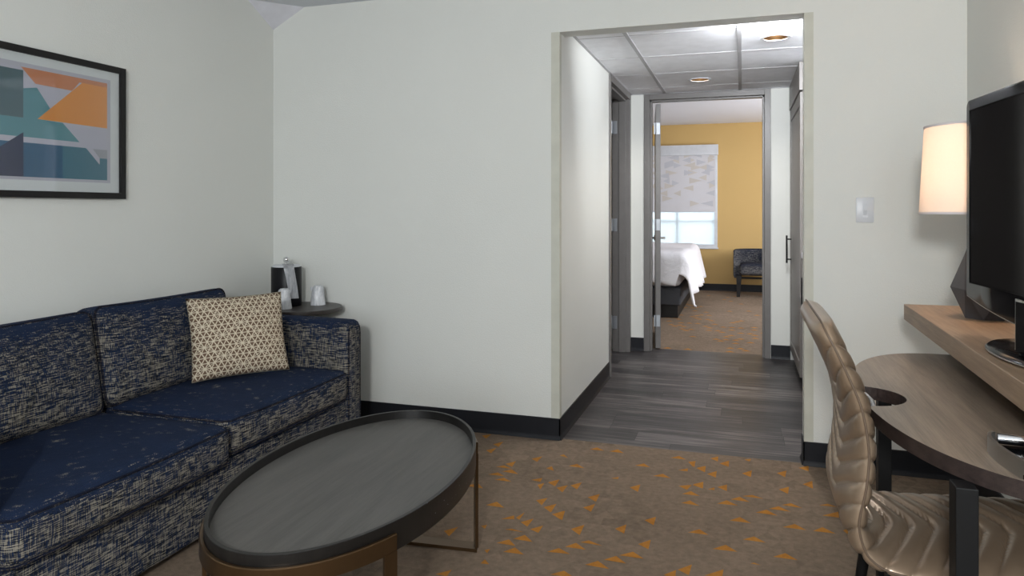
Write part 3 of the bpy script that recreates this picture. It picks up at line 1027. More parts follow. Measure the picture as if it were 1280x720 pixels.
def seat_cushion(y0, y1, x1, z0, z1):
    bm = B()
    D, W_, H = x1 + 2.52, y1 - y0, z1 - z0
    mt = Matrix.Translation(((x1 - 2.52) / 2, (y0 + y1) / 2, (z0 + z1) / 2))
    cushion(bm, (D, W_, H), r=0.042, puff=(0.012, 0.004, 0.018), n=(30, 34, 12), mtx=mt)
    o = obj('seat_cushion', bm, M['tweed'], sofa, 70)
    bm = B()
    e = 0.030
    for z in (z0 + e * 0.45, z1 - e * 0.55):
        pts = []
        for k in range(13):
            f = k / 12
            pts.append((x1 - e * 0.35 + 0.010 * (1 - (2 * f - 1) ** 2), y0 + 0.025 + (W_ - 0.05) * f, z))
        pts = [(-2.4, y0 + 0.004, z)] + [(x1 - 0.04, y0 + 0.006, z)] + pts + [(x1 - 0.04, y1 - 0.006, z), (-2.4, y1 - 0.004, z)]
        tube(bm, pts, 0.0048, 8)
    obj('piping', bm, M['piping'], o, 60)


seat_cushion(2.232, 3.103, -1.838, 0.285, 0.441)
seat_cushion(1.368, 2.228, -1.812, 0.270, 0.424)


def back_cushion(y0, y1, lean, z0, H, xb):
    W_, T = y1 - y0, 0.17
    mt = Matrix.Translation((xb, (y0 + y1) / 2, z0)) @ Matrix.Rotation(-R(lean), 4, 'Y') @ Matrix.Translation((0, 0, H / 2))

    def fn(p, q):
        # sagging top edge, ears at the corners
        p.z -= 0.010 * (1 - q[1] ** 2) * max(0, q[2])
        return p
    bm = B()
    cushion(bm, (T, W_, H), r=0.05, puff=(0.035, 0.006, 0.006), n=(12, 34, 26), mtx=mt, fn=fn)
    o = obj('back_cushion', bm, M['tweed'], sofa, 70)
    for sx in (1, -1):
        pass
    bm = B()
    pts = []
    hw, hh, rr = W_ / 2 - 0.006, H / 2 - 0.006, 0.035
    for cx, cy, a0 in ((hw - rr, hh - rr, 0), (-hw + rr, hh - rr, 90), (-hw + rr, -hh + rr, 180), (hw - rr, -hh + rr, 270)):
        for k in range(7):
            a = R(a0 + 15 * k)
            pts.append((cx + rr * math.cos(a), cy + rr * math.sin(a)))
    res = []
    for i in range(len(pts)):
        p, q = Vector(pts[i]), Vector(pts[(i + 1) % len(pts)])
        n = max(1, int((q - p).length / 0.08))
        for k in range(n):
            res.append(p.lerp(q, k / n))
    line = [mt @ Vector((T / 2 - 0.026, p.x, p.y - 0.010 * (1 - (p.x / hw) ** 2) * max(0, p.y / hh))) for p in res]
    tube(bm, line, 0.0055, 8, closed=True)
    obj('piping', bm, M['piping'], o, 60)


back_cushion(2.200, 2.962, 10, 0.428, 0.410, -2.455)
back_cushion(1.330, 2.192, 10, 0.412, 0.415, -2.452)

# throw pillow
bx = Vector((0.26, 0.33, 0)).normalized()
nn = Vector((bx.y, -bx.x, 0))
lean = R(19)
up = Vector((0, 0, 1)) * math.cos(lean) - nn * math.sin(lean)
fwd = bx.cross(up)
if fwd.dot(nn) < 0: fwd = -fwd
PW, PH = 0.428, 0.378
roll = R(0.8)
cen = Vector((-2.320, 2.566, 0.470)) + bx * PW / 2 + up * PH / 2 + nn * 0.03
bx2 = bx * math.cos(roll) + up * math.sin(roll)
up2 = up * math.cos(roll) - bx * math.sin(roll)
bm = B()
uvl = bm.loops.layers.uv.new('print')
N = 28
grid = {}
uvs = {}
for side in (1, -1):
    for i in range(N + 1):
        for j in range(N + 1):
            u, v = 2 * i / N - 1, 2 * j / N - 1
            if side == -1 and (i in (0, N) or j in (0, N)):
                grid[(side, i, j)] = grid[(1, i, j)]
                continue
            th = 0.062 * ((1 - abs(u) ** 2.6) * (1 - abs(v) ** 2.6)) ** 0.62
            pin = 1 - 0.045 * (1 - v * v) * abs(u) ** 3 - 0.0
            pin2 = 1 - 0.045 * (1 - u * u) * abs(v) ** 3
            wob = 0.004 * math.sin(5 * u + 3 * v) * (1 - abs(v) ** 4)
            p = cen + bx2 * (u * PW / 2 * pin) + up2 * (v * PH / 2 * pin2) + fwd * (side * th + wob)
            vv = bm.verts.new(p)
            grid[(side, i, j)] = vv
            uvs[vv] = (u * PW / 2, v * PH / 2)
for side in (1, -1):
    for i in range(N):
        for j in range(N):
            f = bm.faces.new([grid[(side, a, b)] for a, b in ((i, j), (i + 1, j), (i + 1, j + 1), (i, j + 1))])
            for l in f.loops:
                l[uvl].uv = uvs[l.vert]
tag(obj('throw_pillow', bm, M['pillow'], smooth=180), 'square cream throw pillow with a brown triangle print on the right sofa seat', 'pillow')

# ------------------------------------------------------------------ round side table with bucket and cups
TX, TY, TZ = -2.362, 3.473, 0.68
st = thing('side_table', 'small round dark side table between the sofa arm and the corner', 'table', (TX, TY, 0))
bm = B(); lathe(bm, [(0.0, TZ - 0.024), (0.211, TZ - 0.024), (0.219, TZ - 0.020), (0.221, TZ - 0.012), (0.221, TZ - 0.003), (0.218, TZ), (0.0, TZ)], (TX, TY), 64)
bmesh.ops.remove_doubles(bm, verts=bm.verts, dist=1e-5)
obj('tabletop', bm, M['wood_side'], st, 40)
bm = B(); lathe(bm, [(0.021, 0.02), (0.021, TZ - 0.024)], (TX, TY), 20); obj('pole', bm, M['black_metal'], st, 60)
bm = B(); lathe(bm, [(0.0001, 0.0), (0.165, 0.0), (0.168, 0.006), (0.165, 0.012), (0.03, 0.022), (0.0001, 0.022)], (TX, TY), 48); obj('base', bm, M['black_metal'], st, 40)

bk = thing('ice_bucket', 'black round ice bucket with a white lid and ball knob on the side table', 'ice bucket', (-2.476, 3.488, TZ))
bx_, by_ = -2.476, 3.488
bm = B(); lathe(bm, [(0.0001, TZ), (0.082, TZ), (0.084, TZ + 0.004), (0.084, TZ + 0.218), (0.0815, TZ + 0.222), (0.078, TZ + 0.222)], (bx_, by_), 56); obj('body', bm, M['vinyl_black'], bk, 40)
bm = B(); lathe(bm, [(0.079, TZ + 0.215), (0.079, TZ + 0.226), (0.070, TZ + 0.233), (0.02, TZ + 0.238), (0.0001, TZ + 0.238)], (bx_, by_), 48); obj('lid', bm, M['plastic_white'], bk, 40)
bm = B(); lathe(bm, [(0.006, TZ + 0.234), (0.006, TZ + 0.248)] + [(0.0185 * math.sin(a), TZ + 0.262 - 0.0185 * math.cos(a)) for a in [R(20 + 16 * k) for k in range(10)]] + [(0.0001, TZ + 0.2803)], (bx_, by_), 24)
obj('knob', bm, M['chrome'], bk, 60)

# folded plastic liner bag hanging over the bucket rim
bm = B()
ca, sa = math.cos(R(-48)), math.sin(R(-48))
dirv = Vector((ca, sa, 0)); tan_ = Vector((-sa, ca, 0))
rows = []
prof = [(0.030, 0.2405, 0.0), (0.060, 0.238, 0.002), (0.080, 0.230, 0.003), (0.0885, 0.215, 0.004), (0.0890, 0.17, 0.012), (0.0895, 0.12, 0.020), (0.090, 0.075, 0.026), (0.0895, 0.048, 0.030)]
for i, (r_, z_, sh) in enumerate(prof):
    row = []
    for k in range(9):
        s = (k / 8 - 0.5) * (0.062 - 0.014 * i / 7)
        wr = 0.0022 * math.sin(k * 2.1 + i * 1.3)
        off = math.sqrt(max(0, r_ * r_ - s * s)) if i > 2 else r_
        p = Vector((bx_, by_, TZ + z_)) + dirv * (off + abs(wr)) + tan_ * (s + sh * 1.1)
        row.append(bm.verts.new(p))
    rows.append(row)
fs = []
for a, b in zip(rows, rows[1:]):
    for k in range(8):
        fs.append(bm.faces.new((a[k], a[k + 1], b[k + 1], b[k])))
bmesh.ops.solidify(bm, geom=fs, thickness=-0.003)
tag(obj('liner_bag', bm, M['film'], smooth=60), 'folded clear plastic liner bag draped over the ice bucket rim', 'plastic bag')


def cup(cx, cy, ang, label):
    t = thing('wrapped_cup', label, 'cup', (cx, cy, TZ), 'wrapped cups on the side table')
    bm = B(); lathe(bm, [(0.034, TZ + 0.001), (0.0355, TZ + 0.003), (0.0345, TZ + 0.008), (0.026, TZ + 0.092), (0.024, TZ + 0.095), (0.0001, TZ + 0.095)], (cx, cy), 32)
    obj('cup_body', bm, M['plastic_white'], t, 40)
    bm = B()
    rr = random.Random(int(cx * -1000))
    prof = [(0.041, 0.001), (0.0405, 0.02), (0.037, 0.05), (0.0335, 0.08), (0.0295, 0.102), (0.020, 0.112), (0.0001, 0.110)]
    rings = []
    n = 28
    for r_, z_ in prof:
        ring = []
        for k in range(n):
            a = 2 * PI * k / n
            f = 1 + 0.055 * math.sin(5 * a + z_ * 40) + rr.uniform(-0.03, 0.03)
            ring.append(bm.verts.new((cx + r_ * f * math.cos(a), cy + r_ * f * math.sin(a), TZ + z_)))
        rings.append(ring)
    for a, b in zip(rings, rings[1:]):
        for k in range(n): bm.faces.new((a[k], a[(k + 1) % n], b[(k + 1) % n], b[k]))
    # twisted flap of the wrapper
    ca, sa = math.cos(ang), math.sin(ang)
    slab(bm, [(cx + 0.030 * ca, cy + 0.030 * sa, TZ + 0.075), (cx + 0.043 * ca, cy + 0.043 * sa, TZ + 0.088), (cx + 0.044 * ca, cy + 0.044 * sa, TZ + 0.104), (cx + 0.026 * ca, cy + 0.026 * sa, TZ + 0.104)], (-sa, ca, 0), 0.002)
    obj('wrapper', bm, M['film'], t, 50)


cup(-2.316, 3.562, R(200), 'plastic-wrapped cup standing alone at the right of the side table')
cup(-2.404, 3.365, R(60), 'plastic-wrapped cup in front of the black ice bucket, beside the pillow')

# ------------------------------------------------------------------ framed artwork
fr = thing('framed_artwork', 'black framed abstract print of orange, teal and white triangles above the sofa', 'picture', (-2.70, 2.09, 1.28))
Y0, Y1, Z0, Z1 = 1.605, 2.577, 1.276, 1.872
bw = 0.027
xw = XL + 0.002
bm = B()
for s in ((Y0, Y0 + bw, Z0, Z1), (Y1 - bw, Y1, Z0, Z1), (Y0 + bw, Y1 - bw, Z0, Z0 + bw), (Y0 + bw, Y1 - bw, Z1 - bw, Z1)):
    box(bm, xw, xw + 0.030, *s, 0.0012)
obj('picture_frame', bm, M['black_wood'], fr)
bm = B(); box(bm, xw, xw + 0.016, Y0 + bw - 0.002, Y1 - bw + 0.002, Z0 + bw - 0.002, Z1 - bw + 0.002)
obj('mat_board', bm, M['mat_white'], fr)
bm = B()
mats = ['art_border', 'art_ground', 'art_teal_grey', 'art_rust', 'art_orange', 'art_teal', 'art_blue', 'art_blue_light', 'art_navy', 'art_grey']
lay = [0]


def poly(pts, m):
    lay[0] += 1
    x = xw + 0.0165 + lay[0] * 0.00012
    f = bm.faces.new([bm.verts.new((x, y, z)) for y, z in pts])
    f.material_index = mats.index(m)


poly([(1.68, 1.808), (2.503, 1.808), (2.503, 1.346), (1.68, 1.346)], 'art_border')
poly([(1.698, 1.791), (2.485, 1.791), (2.485, 1.358), (1.698, 1.358)], 'art_ground')
poly([(1.698, 1.648), (2.0, 1.648), (2.094, 1.707), (2.151, 1.719), (2.211, 1.640), (2.154, 1.593), (2.266, 1.590), (2.346, 1.516), (1.698, 1.516)], 'art_teal')
poly([(1.80, 1.778), (2.094, 1.778), (2.094, 1.591), (1.80, 1.591)], 'art_teal_grey')
poly([(2.310, 1.730), (2.378, 1.790), (2.485, 1.790), (2.485, 1.590), (2.154, 1.593)], 'art_orange')
poly([(2.084, 1.791), (2.485, 1.791), (2.485, 1.772), (2.345, 1.772), (2.310, 1.731), (2.145, 1.733)], 'art_rust')
poly([(1.698, 1.494), (2.377, 1.494), (2.446, 1.426), (2.446, 1.454), (2.485, 1.454), (2.485, 1.358), (1.698, 1.358)], 'art_blue')
poly([(2.266, 1.494), (2.377, 1.494), (2.446, 1.426), (2.446, 1.454), (2.485, 1.454), (2.485, 1.358), (2.266, 1.358)], 'art_blue_light')
poly([(1.90, 1.40), (2.094, 1.534), (2.094, 1.358), (1.90, 1.358)], 'art_navy')
poly([(2.410, 1.493), (2.485, 1.493), (2.485, 1.454), (2.446, 1.454)], 'art_grey')
o = obj('print', bm, [M[k] for k in mats], fr)
for p in o.data.polygons:
    if p.normal.x < 0: p.flip()
bm = B(); box(bm, xw + 0.0205, xw + 0.0225, Y0 + bw - 0.001, Y1 - bw + 0.001, Z0 + bw - 0.001, Z1 - bw + 0.001)
obj('glazing', bm, M['glass'], fr)

# ------------------------------------------------------------------ oval coffee table
EX, EY, EA, EB, ER = -1.159, 2.019, 0.616, 0.341, math.atan2(0.0805, 0.9968)   # centre, half length (Y), half width (X), turn
RIM = 0.420
ct = thing('coffee_table', 'oval dark tray-top coffee table on a bronze metal frame in front of the sofa', 'table', (EX, EY, 0))


def ell(phi, da=0.0, z=0.0):
    x, y = (EB + da) * math.cos(phi), (EA + da) * math.sin(phi)
    c, s = math.cos(ER), math.sin(ER)
    return Vector((EX + x * c - y * s, EY + x * s + y * c, z))


def ell_loft(bm, prof, n=96, cap=None):
    rings = [[bm.verts.new(ell(2 * PI * i / n, da, z)) for i in range(n)] for da, z in prof]
    for a, b in zip(rings, rings[1:]):
        for i in range(n): bm.faces.new((a[i], a[(i + 1) % n], b[(i + 1) % n], b[i]))
    if cap == 'both': bm.faces.new(rings[0]); bm.faces.new(rings[-1])
    return rings


bm = B(); r_ = ell_loft(bm, [(-0.013, RIM - 0.040), (-0.013, RIM - 0.030)], cap='both')
obj('tray_surface', bm, M['wood_table'], ct, 40)
bm = B()
ell_loft(bm, [(-0.012, RIM - 0.078), (-0.001, RIM - 0.078), (0, RIM - 0.076), (0, RIM - 0.001), (-0.001, RIM), (-0.011, RIM), (-0.012, RIM - 0.001), (-0.012, RIM - 0.078)])
bmesh.ops.remove_doubles(bm, verts=bm.verts, dist=1e-6)
rim_bm = bm
bm = B(); ell_loft(bm, [(-0.012, RIM - 0.079), (-0.012, RIM - 0.070)], cap='both')
obj('underside', bm, M['black_wood'], ct, 40)
# small white chips in the rim veneer
bm = rim_bm
rc = random.Random(3)
for k in range(12):
    ph = rc.choice((rc.uniform(-0.25, 0.12), rc.uniform(2.1, 2.4), rc.uniform(-0.5, 0.3)))
    z = RIM - rc.choice((0.002, 0.03, 0.045, 0.05))
    a = ell(ph, 0.0006, z); b = ell(ph + rc.uniform(0.003, 0.008), 0.0006, z + rc.uniform(-0.002, 0.004)); c = ell(ph + 0.003, 0.0006, z + 0.003)
    bm.faces.new([bm.verts.new(p) for p in (a, b, c)]).material_index = 1
obj('tray_rim', bm, [M['wood_rim'], M['art_ground']], ct, 40)

BZ0, BZ1 = RIM - 0.072, RIM - 0.028


def leg_frame(sgn, label=None):
    """band hugging one end of the oval, two flat legs and the bar on the floor"""
    ph_leg = R(-37) if sgn < 0 else R(36)
    a0, a1 = (ph_leg, -PI - ph_leg) if sgn < 0 else (ph_leg, PI - ph_leg)
    bm = B()
    n = 60
    prof = [(0.0015, BZ0), (0.0115, BZ0), (0.0115, BZ1 - 0.0025), (0.009, BZ1), (0.0015, BZ1)]
    rings = []
    for i in range(n + 1):
        ph = a0 + (a1 - a0) * i / n
        rings.append([bm.verts.new(ell(ph, da, z)) for da, z in prof])
    for a, b in zip(rings, rings[1:]):
        for k in range(5): bm.faces.new((a[k], a[(k + 1) % 5], b[(k + 1) % 5], b[k]))
    bm.faces.new(rings[0]); bm.faces.new(rings[-1][::-1])
    band = obj('band', bm, M['bronze'], ct, 40)
    feet = []
    for ph in (a0, a1):
        p = ell(ph, 0.0065)
        sg = 1 if (ph == a0) == (sgn > 0) else -1          # towards the end of the oval
        dphi = 0.080 * sg
        inn = [ell(ph + dphi * k / 4, 0.0015) for k in range(5)]
        out = [ell(ph + dphi * k / 4, 0.0130) for k in range(5)]
        bm = B()
        prism(bm, [(v.x, v.y) for v in inn + out[::-1]], 0.012, BZ0 + 0.0015)
        obj('leg', bm, M['bronze'], ct)
        feet.append((out[0] - Vector((0, 0.014 * (1 if sgn > 0 else 0), 0)), out[-1]))
    bm = B()
    prism(bm, [(v.x, v.y) for v in (feet[0][0], feet[0][1], feet[1][1], feet[1][0])], 0.0, 0.012)
    obj('floor_bar', bm, M['bronze'], ct)


leg_frame(-1)
leg_frame(1)

# ------------------------------------------------------------------ light switch
sw_ = thing('light_switch', 'white wall plate with a rocker light switch right of the opening', 'light switch', (0.548, YB, 1.167))
bm = B(); box(bm, 0.510, 0.586, YB - 0.007, YB, 1.167, 1.285, 0.003, 2)
obj('wall_plate', bm, M['plastic_white'], sw_, 30)
bm = B()
prism(bm, [(0.537 + 0.0, YB - 0.0085), (0.559, YB - 0.0085), (0.559, YB - 0.006), (0.537, YB - 0.006)], 1.190, 1.262)
slab(bm, [(0.5405, YB - 0.0083, 1.200), (0.5555, YB - 0.0083, 1.200), (0.5555, YB - 0.0150, 1.225), (0.5405, YB - 0.0150, 1.225)], (0, 1, 0), 0.004)
slab(bm, [(0.5405, YB - 0.0150, 1.225), (0.5555, YB - 0.0150, 1.225), (0.5555, YB - 0.0083, 1.255), (0.5405, YB - 0.0083, 1.255)], (0, 1, 0), 0.004)
obj('rocker', bm, M['plastic_white'], sw_)

# ------------------------------------------------------------------ floating shelf
SZ = 0.870
sh = thing('wall_shelf', 'thick warm wood shelf on the right wall carrying the television and lamp', 'shelf', (0.77, 2.0, SZ - 0.058))
bm = B(); prism(bm, [(0.584, 3.035), (0.5285, 0.75), (XR - 0.001, 0.75), (XR - 0.001, 3.045)], SZ - 0.058, SZ)
es = [e for e in bm.edges]
bmesh.ops.bevel(bm, geom=es, offset=0.0015, segments=1, affect='EDGES')
obj('board', bm, M['wood_shelf'], sh)
for yy in (1.1, 1.95, 2.8):
    bm = B()
    slab(bm, [(XR - 0.002, yy - 0.012, SZ - 0.058), (XR - 0.002, yy - 0.012, SZ - 0.20), (XR - 0.012, yy - 0.012, SZ - 0.20), (XR - 0.25, yy - 0.012, SZ - 0.066), (XR - 0.25, yy - 0.012, SZ - 0.058)], (0, 1, 0), 0.024)
    obj('bracket', bm, M['black_metal'], sh)

# ------------------------------------------------------------------ desk
DT = 0.740
desk = thing('desk', 'dark wood desk with a rounded front and a cable notch, under the shelf', 'desk', (0.62, 2.1, 0))
pts = []
cx, cy, a_, b_, ex = 0.630, 2.100, 0.335, 0.640, 2.25
n = 90
outl = []
for k in range(n + 1):
    t_ = PI / 2 + PI * k / n
    c, s = math.cos(t_), math.sin(t_)
    outl.append((cx + a_ * math.copysign(abs(c) ** (2 / ex), c), cy + b_ * math.copysign(abs(s) ** (2 / ex), s)))
nx, ny, nr = 0.297, 2.075, 0.107
keep1 = [p for p in outl if p[1] > ny and math.hypot(p[0] - nx, p[1] - ny) > nr]
keep2 = [p for p in outl if p[1] <= ny and math.hypot(p[0] - nx, p[1] - ny) > nr]
notch = []
for k in range(25):
    a = R(90 - 180 * k / 24)
    notch.append((nx + nr * math.cos(a), ny + nr * math.sin(a)))
poly2 = keep1 + notch + keep2 + [(0.945, 1.46), (0.945, 2.74)]
bm = B(); prism(bm, poly2, DT - 0.034, DT)
for f in bm.faces:
    f.material_index = 0 if abs(f.normal.z) > 0.9 or len(f.verts) > 6 else 1
obj('desktop', bm, [M['wood_desk'], M['wood_edge']], desk, None)
for lx, ly in ((0.402, 1.560), (0.432, 2.545), (0.90, 1.56), (0.90, 2.545)):
    bm = B(); box(bm, lx - 0.019, lx + 0.019, ly - 0.024, ly + 0.024, 0, DT - 0.034, 0.002)
    obj('leg', bm, M['black_metal'], desk)
bm = B(); box(bm, 0.885, 0.915, 1.586, 2.519, DT - 0.094, DT - 0.036); obj('rail', bm, M['black_metal'], desk)
bm = B(); tube(bm, [(0.304, ny - nr - 0.004, DT - 0.014), (0.318, ny - 0.07, DT - 0.014), (0.324, ny, DT - 0.014), (0.318, ny + 0.07, DT - 0.014), (0.304, ny + nr + 0.004, DT - 0.014)], 0.0065, 12)
obj('cable_guard', bm, M['steel'], desk, 60)

# ------------------------------------------------------------------ television
FU = Vector((0.633, 2.432, 0)); TD = Vector((0.081, -0.997, 0)).normalized(); TN = Vector((-0.997, -0.081, 0)).normalized()
TW, TZ0, TZ1 = 0.93, 0.962, 1.550
ctr = FU + TD * TW / 2
tv = thing('television', 'glossy black flat-screen television on an oval base on the shelf', 'television', (ctr.x, ctr.y, SZ))


def tp(u, z, d):
    return FU + TD * u + TN * d + Vector((0, 0, z))


def tv_outline(inset=0.0, chin=0.040, n=20, rad=0.018):
    o_ = []
    u0, u1, z1 = inset, TW - inset, TZ1 - inset
    for k in range(7):
        a = R(180 - 15 * k); o_.append((u0 + rad + rad * math.cos(a), z1 - rad + rad * math.sin(a)))
    for k in range(7):
        a = R(90 - 15 * k); o_.append((u1 - rad + rad * math.cos(a), z1 - rad + rad * math.sin(a)))
    for k in range(n + 1):
        f = k / n
        u = u1 + (u0 - u1) * f
        o_.append((u, TZ0 + inset - (chin) * (1 - abs(2 * f - 1) ** 2.2) + 0.012))
    return o_


def loft_poly(bm, layers):
    rings = [[bm.verts.new(tp(u, z, d)) for u, z in pts] for pts, d in layers]
    n = len(rings[0])
    for a, b in zip(rings, rings[1:]):
        for i in range(n): bm.faces.new((a[i], a[(i + 1) % n], b[(i + 1) % n], b[i]))
    bm.faces.new(rings[0][::-1]); bm.faces.new(rings[-1])


bm = B()
loft_poly(bm, [(tv_outline(0.07, 0.02), -0.085), (tv_outline(0.04, 0.03), -0.06), (tv_outline(0.004), -0.035), (tv_outline(0.0), -0.008), (tv_outline(0.001), -0.002), (tv_outline(0.004), 0.0)])
body = obj('housing', bm, M['gloss_black'], tv, 35)
bm = B()
a0, a1, z0, z1 = 0.034, TW - 0.034, TZ0 + 0.055, TZ1 - 0.034
slab(bm, [tp(a0, z0, 0.0006), tp(a1, z0, 0.0006), tp(a1, z1, 0.0006), tp(a0, z1, 0.0006)], TN, 0.0006)
obj('screen', bm, M['screen'], tv)
bm = B()
e = 0.003
for s in ((a0 - e, a0, z0 - e, z1 + e), (a1, a1 + e, z0 - e, z1 + e), (a0, a1, z0 - e, z0), (a0, a1, z1, z1 + e)):
    slab(bm, [tp(s[0], s[2], 0.0002), tp(s[1], s[2], 0.0002), tp(s[1], s[3], 0.0002), tp(s[0], s[3], 0.0002)], TN, 0.003)
obj('bezel_lip', bm, M['gloss_black'], tv)
bm = B()
ol = tv_outline(0.0)
line = [tp(u, z, -0.004) for u, z in ol[14:]] + [tp(0.0, TZ0 + 0.03, -0.004), tp(0.0, TZ1 - 0.02, -0.004)]
tube(bm, line, 0.0022, 8)
obj('silver_trim', bm, M['brushed'], tv, 60)
# neck and base
bc_ = ctr + TN * -0.035
bm = B()
nk = []
for z, hw, hd in ((SZ + 0.018, 0.075, 0.030), (SZ + 0.03, 0.055, 0.024), (TZ0 + 0.06, 0.050, 0.022)):
    nk.append([bm.verts.new(bc_ + TD * a * hw + TN * b * hd + Vector((0, 0, z))) for a, b in ((-1, -1), (1, -1), (1, 1), (-1, 1))])
for a, b in zip(nk, nk[1:]):
    for i in range(4): bm.faces.new((a[i], a[(i + 1) % 4], b[(i + 1) % 4], b[i]))
bm.faces.new(nk[0][::-1]); bm.faces.new(nk[-1])
obj('neck', bm, M['gloss_black'], tv)
bm = B()
bo = ctr + TN * 0.0
lathe(bm, [(0.0001, SZ), (0.96, SZ), (1.0, SZ + 0.004), (1.0, SZ + 0.008), (0.97, SZ + 0.012), (0.6, SZ + 0.018), (0.0001, SZ + 0.021)], (bo.x - 0.0 + 0.05, bo.y + 0.02), 72, sx=0.135, sy=0.262, rot=math.atan2(TD.x, -TD.y) * 1.0)
base_o = obj('base', bm, M['gloss_black'], tv, 40)
bm = B()
ring = []
ang0 = math.atan2(TD.x, -TD.y)
for k in range(72):
    a = 2 * PI * k / 72
    x, y = 0.1355 * math.cos(a), 0.2625 * math.sin(a)
    ring.append((bo.x + 0.05 + x * math.cos(ang0) - y * math.sin(ang0), bo.y + 0.02 + x * math.sin(ang0) + y * math.cos(ang0), SZ + 0.006))
tube(bm, ring, 0.0022, 6, closed=True)
obj('rim_trim', bm, M['brushed'], base_o, 60)

# small upright silver-edged card holder standing before the television, cut by the frame
cz = SZ + 0.0225
hc = Vector((0.628, 1.990, 0))
ch = thing('card_holder', 'silver-edged black upright card holder on the television base, cut by the right edge', 'card holder', (0.63, 1.96, cz))
cdx = Vector((0.06, -1.0, 0)).normalized(); cn = Vector((cdx.y, -cdx.x, 0))
bm = B(); slab(bm, [hc + cdx * 0.006 + Vector((0, 0, cz)), hc + cdx * 0.100 + Vector((0, 0, cz)), hc + cdx * 0.100 + Vector((0, 0, cz + 0.118)), hc + cdx * 0.006 + Vector((0, 0, cz + 0.118))], cn, 0.010)
obj('panel', bm, M['gloss_black'], ch)
bm = B()
tube(bm, [hc + cdx * 0.003 + cn * 0.005 + Vector((0, 0, cz + 0.002)), hc + cdx * 0.003 + cn * 0.005 + Vector((0, 0, cz + 0.120)), hc + cdx * 0.103 + cn * 0.005 + Vector((0, 0, cz + 0.120)), hc + cdx * 0.103 + cn * 0.005 + Vector((0, 0, cz + 0.002))], 0, flat=(0.012, 0.006))
obj('silver_edge', bm, M['brushed'], ch)
bm = B()
lathe(bm, [(0.0001, cz - 0.002), (0.018, cz - 0.002), (0.018, cz + 0.003), (0.0001, cz + 0.004)], (hc.x + cdx.x * 0.05, hc.y + cdx.y * 0.05), 24)
obj('foot', bm, M['gloss_black'], ch, 40)

# ------------------------------------------------------------------ table lamp
LX, LY = 0.764, 2.722
tl = thing('table_lamp', 'table lamp with a glowing cream shade and faceted charcoal base behind the television', 'lamp', (LX, LY, SZ))
bm = B()
lv = [(0.062, SZ, 0), (0.100, SZ + 0.098, 30), (0.062, SZ + 0.215, 0), (0.034, SZ + 0.300, 30)]
rings = []
for r_, z_, a_0 in lv:
    rings.append([bm.verts.new((LX + r_ * math.cos(R(60 * k + a_0 + 10)), LY + r_ * math.sin(R(60 * k + a_0 + 10)), z_)) for k in range(6)])
for i, (a, b) in enumerate(zip(rings, rings[1:])):
    for k in range(6):
        if lv[i][2] == 0:
            bm.faces.new((a[k], a[(k + 1) % 6], b[k])); bm.faces.new((a[(k + 1) % 6], b[(k + 1) % 6], b[k]))
        else:
            bm.faces.new((a[k], b[(k + 1) % 6], b[k])); bm.faces.new((a[k], a[(k + 1) % 6], b[(k + 1) % 6]))
bm.faces.new(rings[0][::-1]); bm.faces.new(rings[-1])
obj('base', bm, M['lamp_base'], tl)
bm = B(); tube(bm, [(LX, LY, SZ + 0.29), (LX, LY, 1.30)], 0.008, 12); tube(bm, [(LX, LY, 1.27), (LX, LY, 1.31)], 0.018, 16)
obj('stem', bm, M['brushed'], tl, 60)
LZ0, LZ1 = 1.213, 1.508
bm = B(); lathe(bm, [(0.1915, LZ0), (0.176, LZ1), (0.1745, LZ1), (0.190, LZ0), (0.1915, LZ0)], (LX, LY), 72)
obj('lamp_shade', bm, M['shade'], tl, 60)
for z, r_ in ((LZ0, 0.1918), (LZ1 - 0.006, 0.1767)):
    bm = B()
    lathe(bm, [(r_ - 0.002, z), (r_ + 0.001, z), (r_ + 0.001, z + 0.007), (r_ - 0.002, z + 0.007), (r_ - 0.002, z)], (LX, LY), 72)
    obj('shade_trim', bm, M['blind'], tl, 60)
bm = B()
for k in range(3):
    a = R(120 * k + 20)
    tube(bm, [(LX, LY, LZ1 - 0.03), (LX + 0.174 * math.cos(a), LY + 0.174 * math.sin(a), LZ1 - 0.006)], 0.002, 6)
tube(bm, [(LX, LY, 1.43), (LX, LY, LZ1 + 0.006)], 0.004, 8)
obj('shade_spider', bm, M['brushed'], tl, 60)
bm = B()
lathe(bm, [(0.012, 1.31), (0.014, 1.33)] + [(0.028 * math.sin(a), 1.372 - 0.028 * math.cos(a)) for a in [R(35 + 18 * k) for k in range(8)]] + [(0.0001, 1.40)], (LX, LY), 20)
obj('bulb', bm, M['bulb'], tl, 60)
lamp('table_lamp_light', 'POINT', (LX, LY, 1.37), 13, (1.0, 0.74, 0.54), 0.035)

# ------------------------------------------------------------------ metal caddy on the desk
cdy = thing('desk_caddy', 'curved brushed metal caddy with a polished bar at the near end of the desk', 'caddy', (0.56, 1.60, DT))
cv = [(0.492, 1.700), (0.480, 1.685), (0.4735, 1.655), (0.4725, 1.62), (0.4745, 1.59), (0.479, 1.555), (0.486, 1.52), (0.498, 1.492), (0.520, 1.474), (0.56, 1.468)]
# sampled smooth
def smooth_line(p, n=8):
    out = []
    P = [Vector((*q, 0)) for q in p]
    for i in range(len(P) - 1):
        a, b, c, d = P[max(i - 1, 0)], P[i], P[i + 1], P[min(i + 2, len(P) - 1)]
        for k in range(n):
            t = k / n
            out.append(0.5 * ((2 * b) + (c - a) * t + (2 * a - 5 * b + 4 * c - d) * t * t + (3 * b - a - 3 * c + d) * t ** 3))
    out.append(P[-1])
    return out


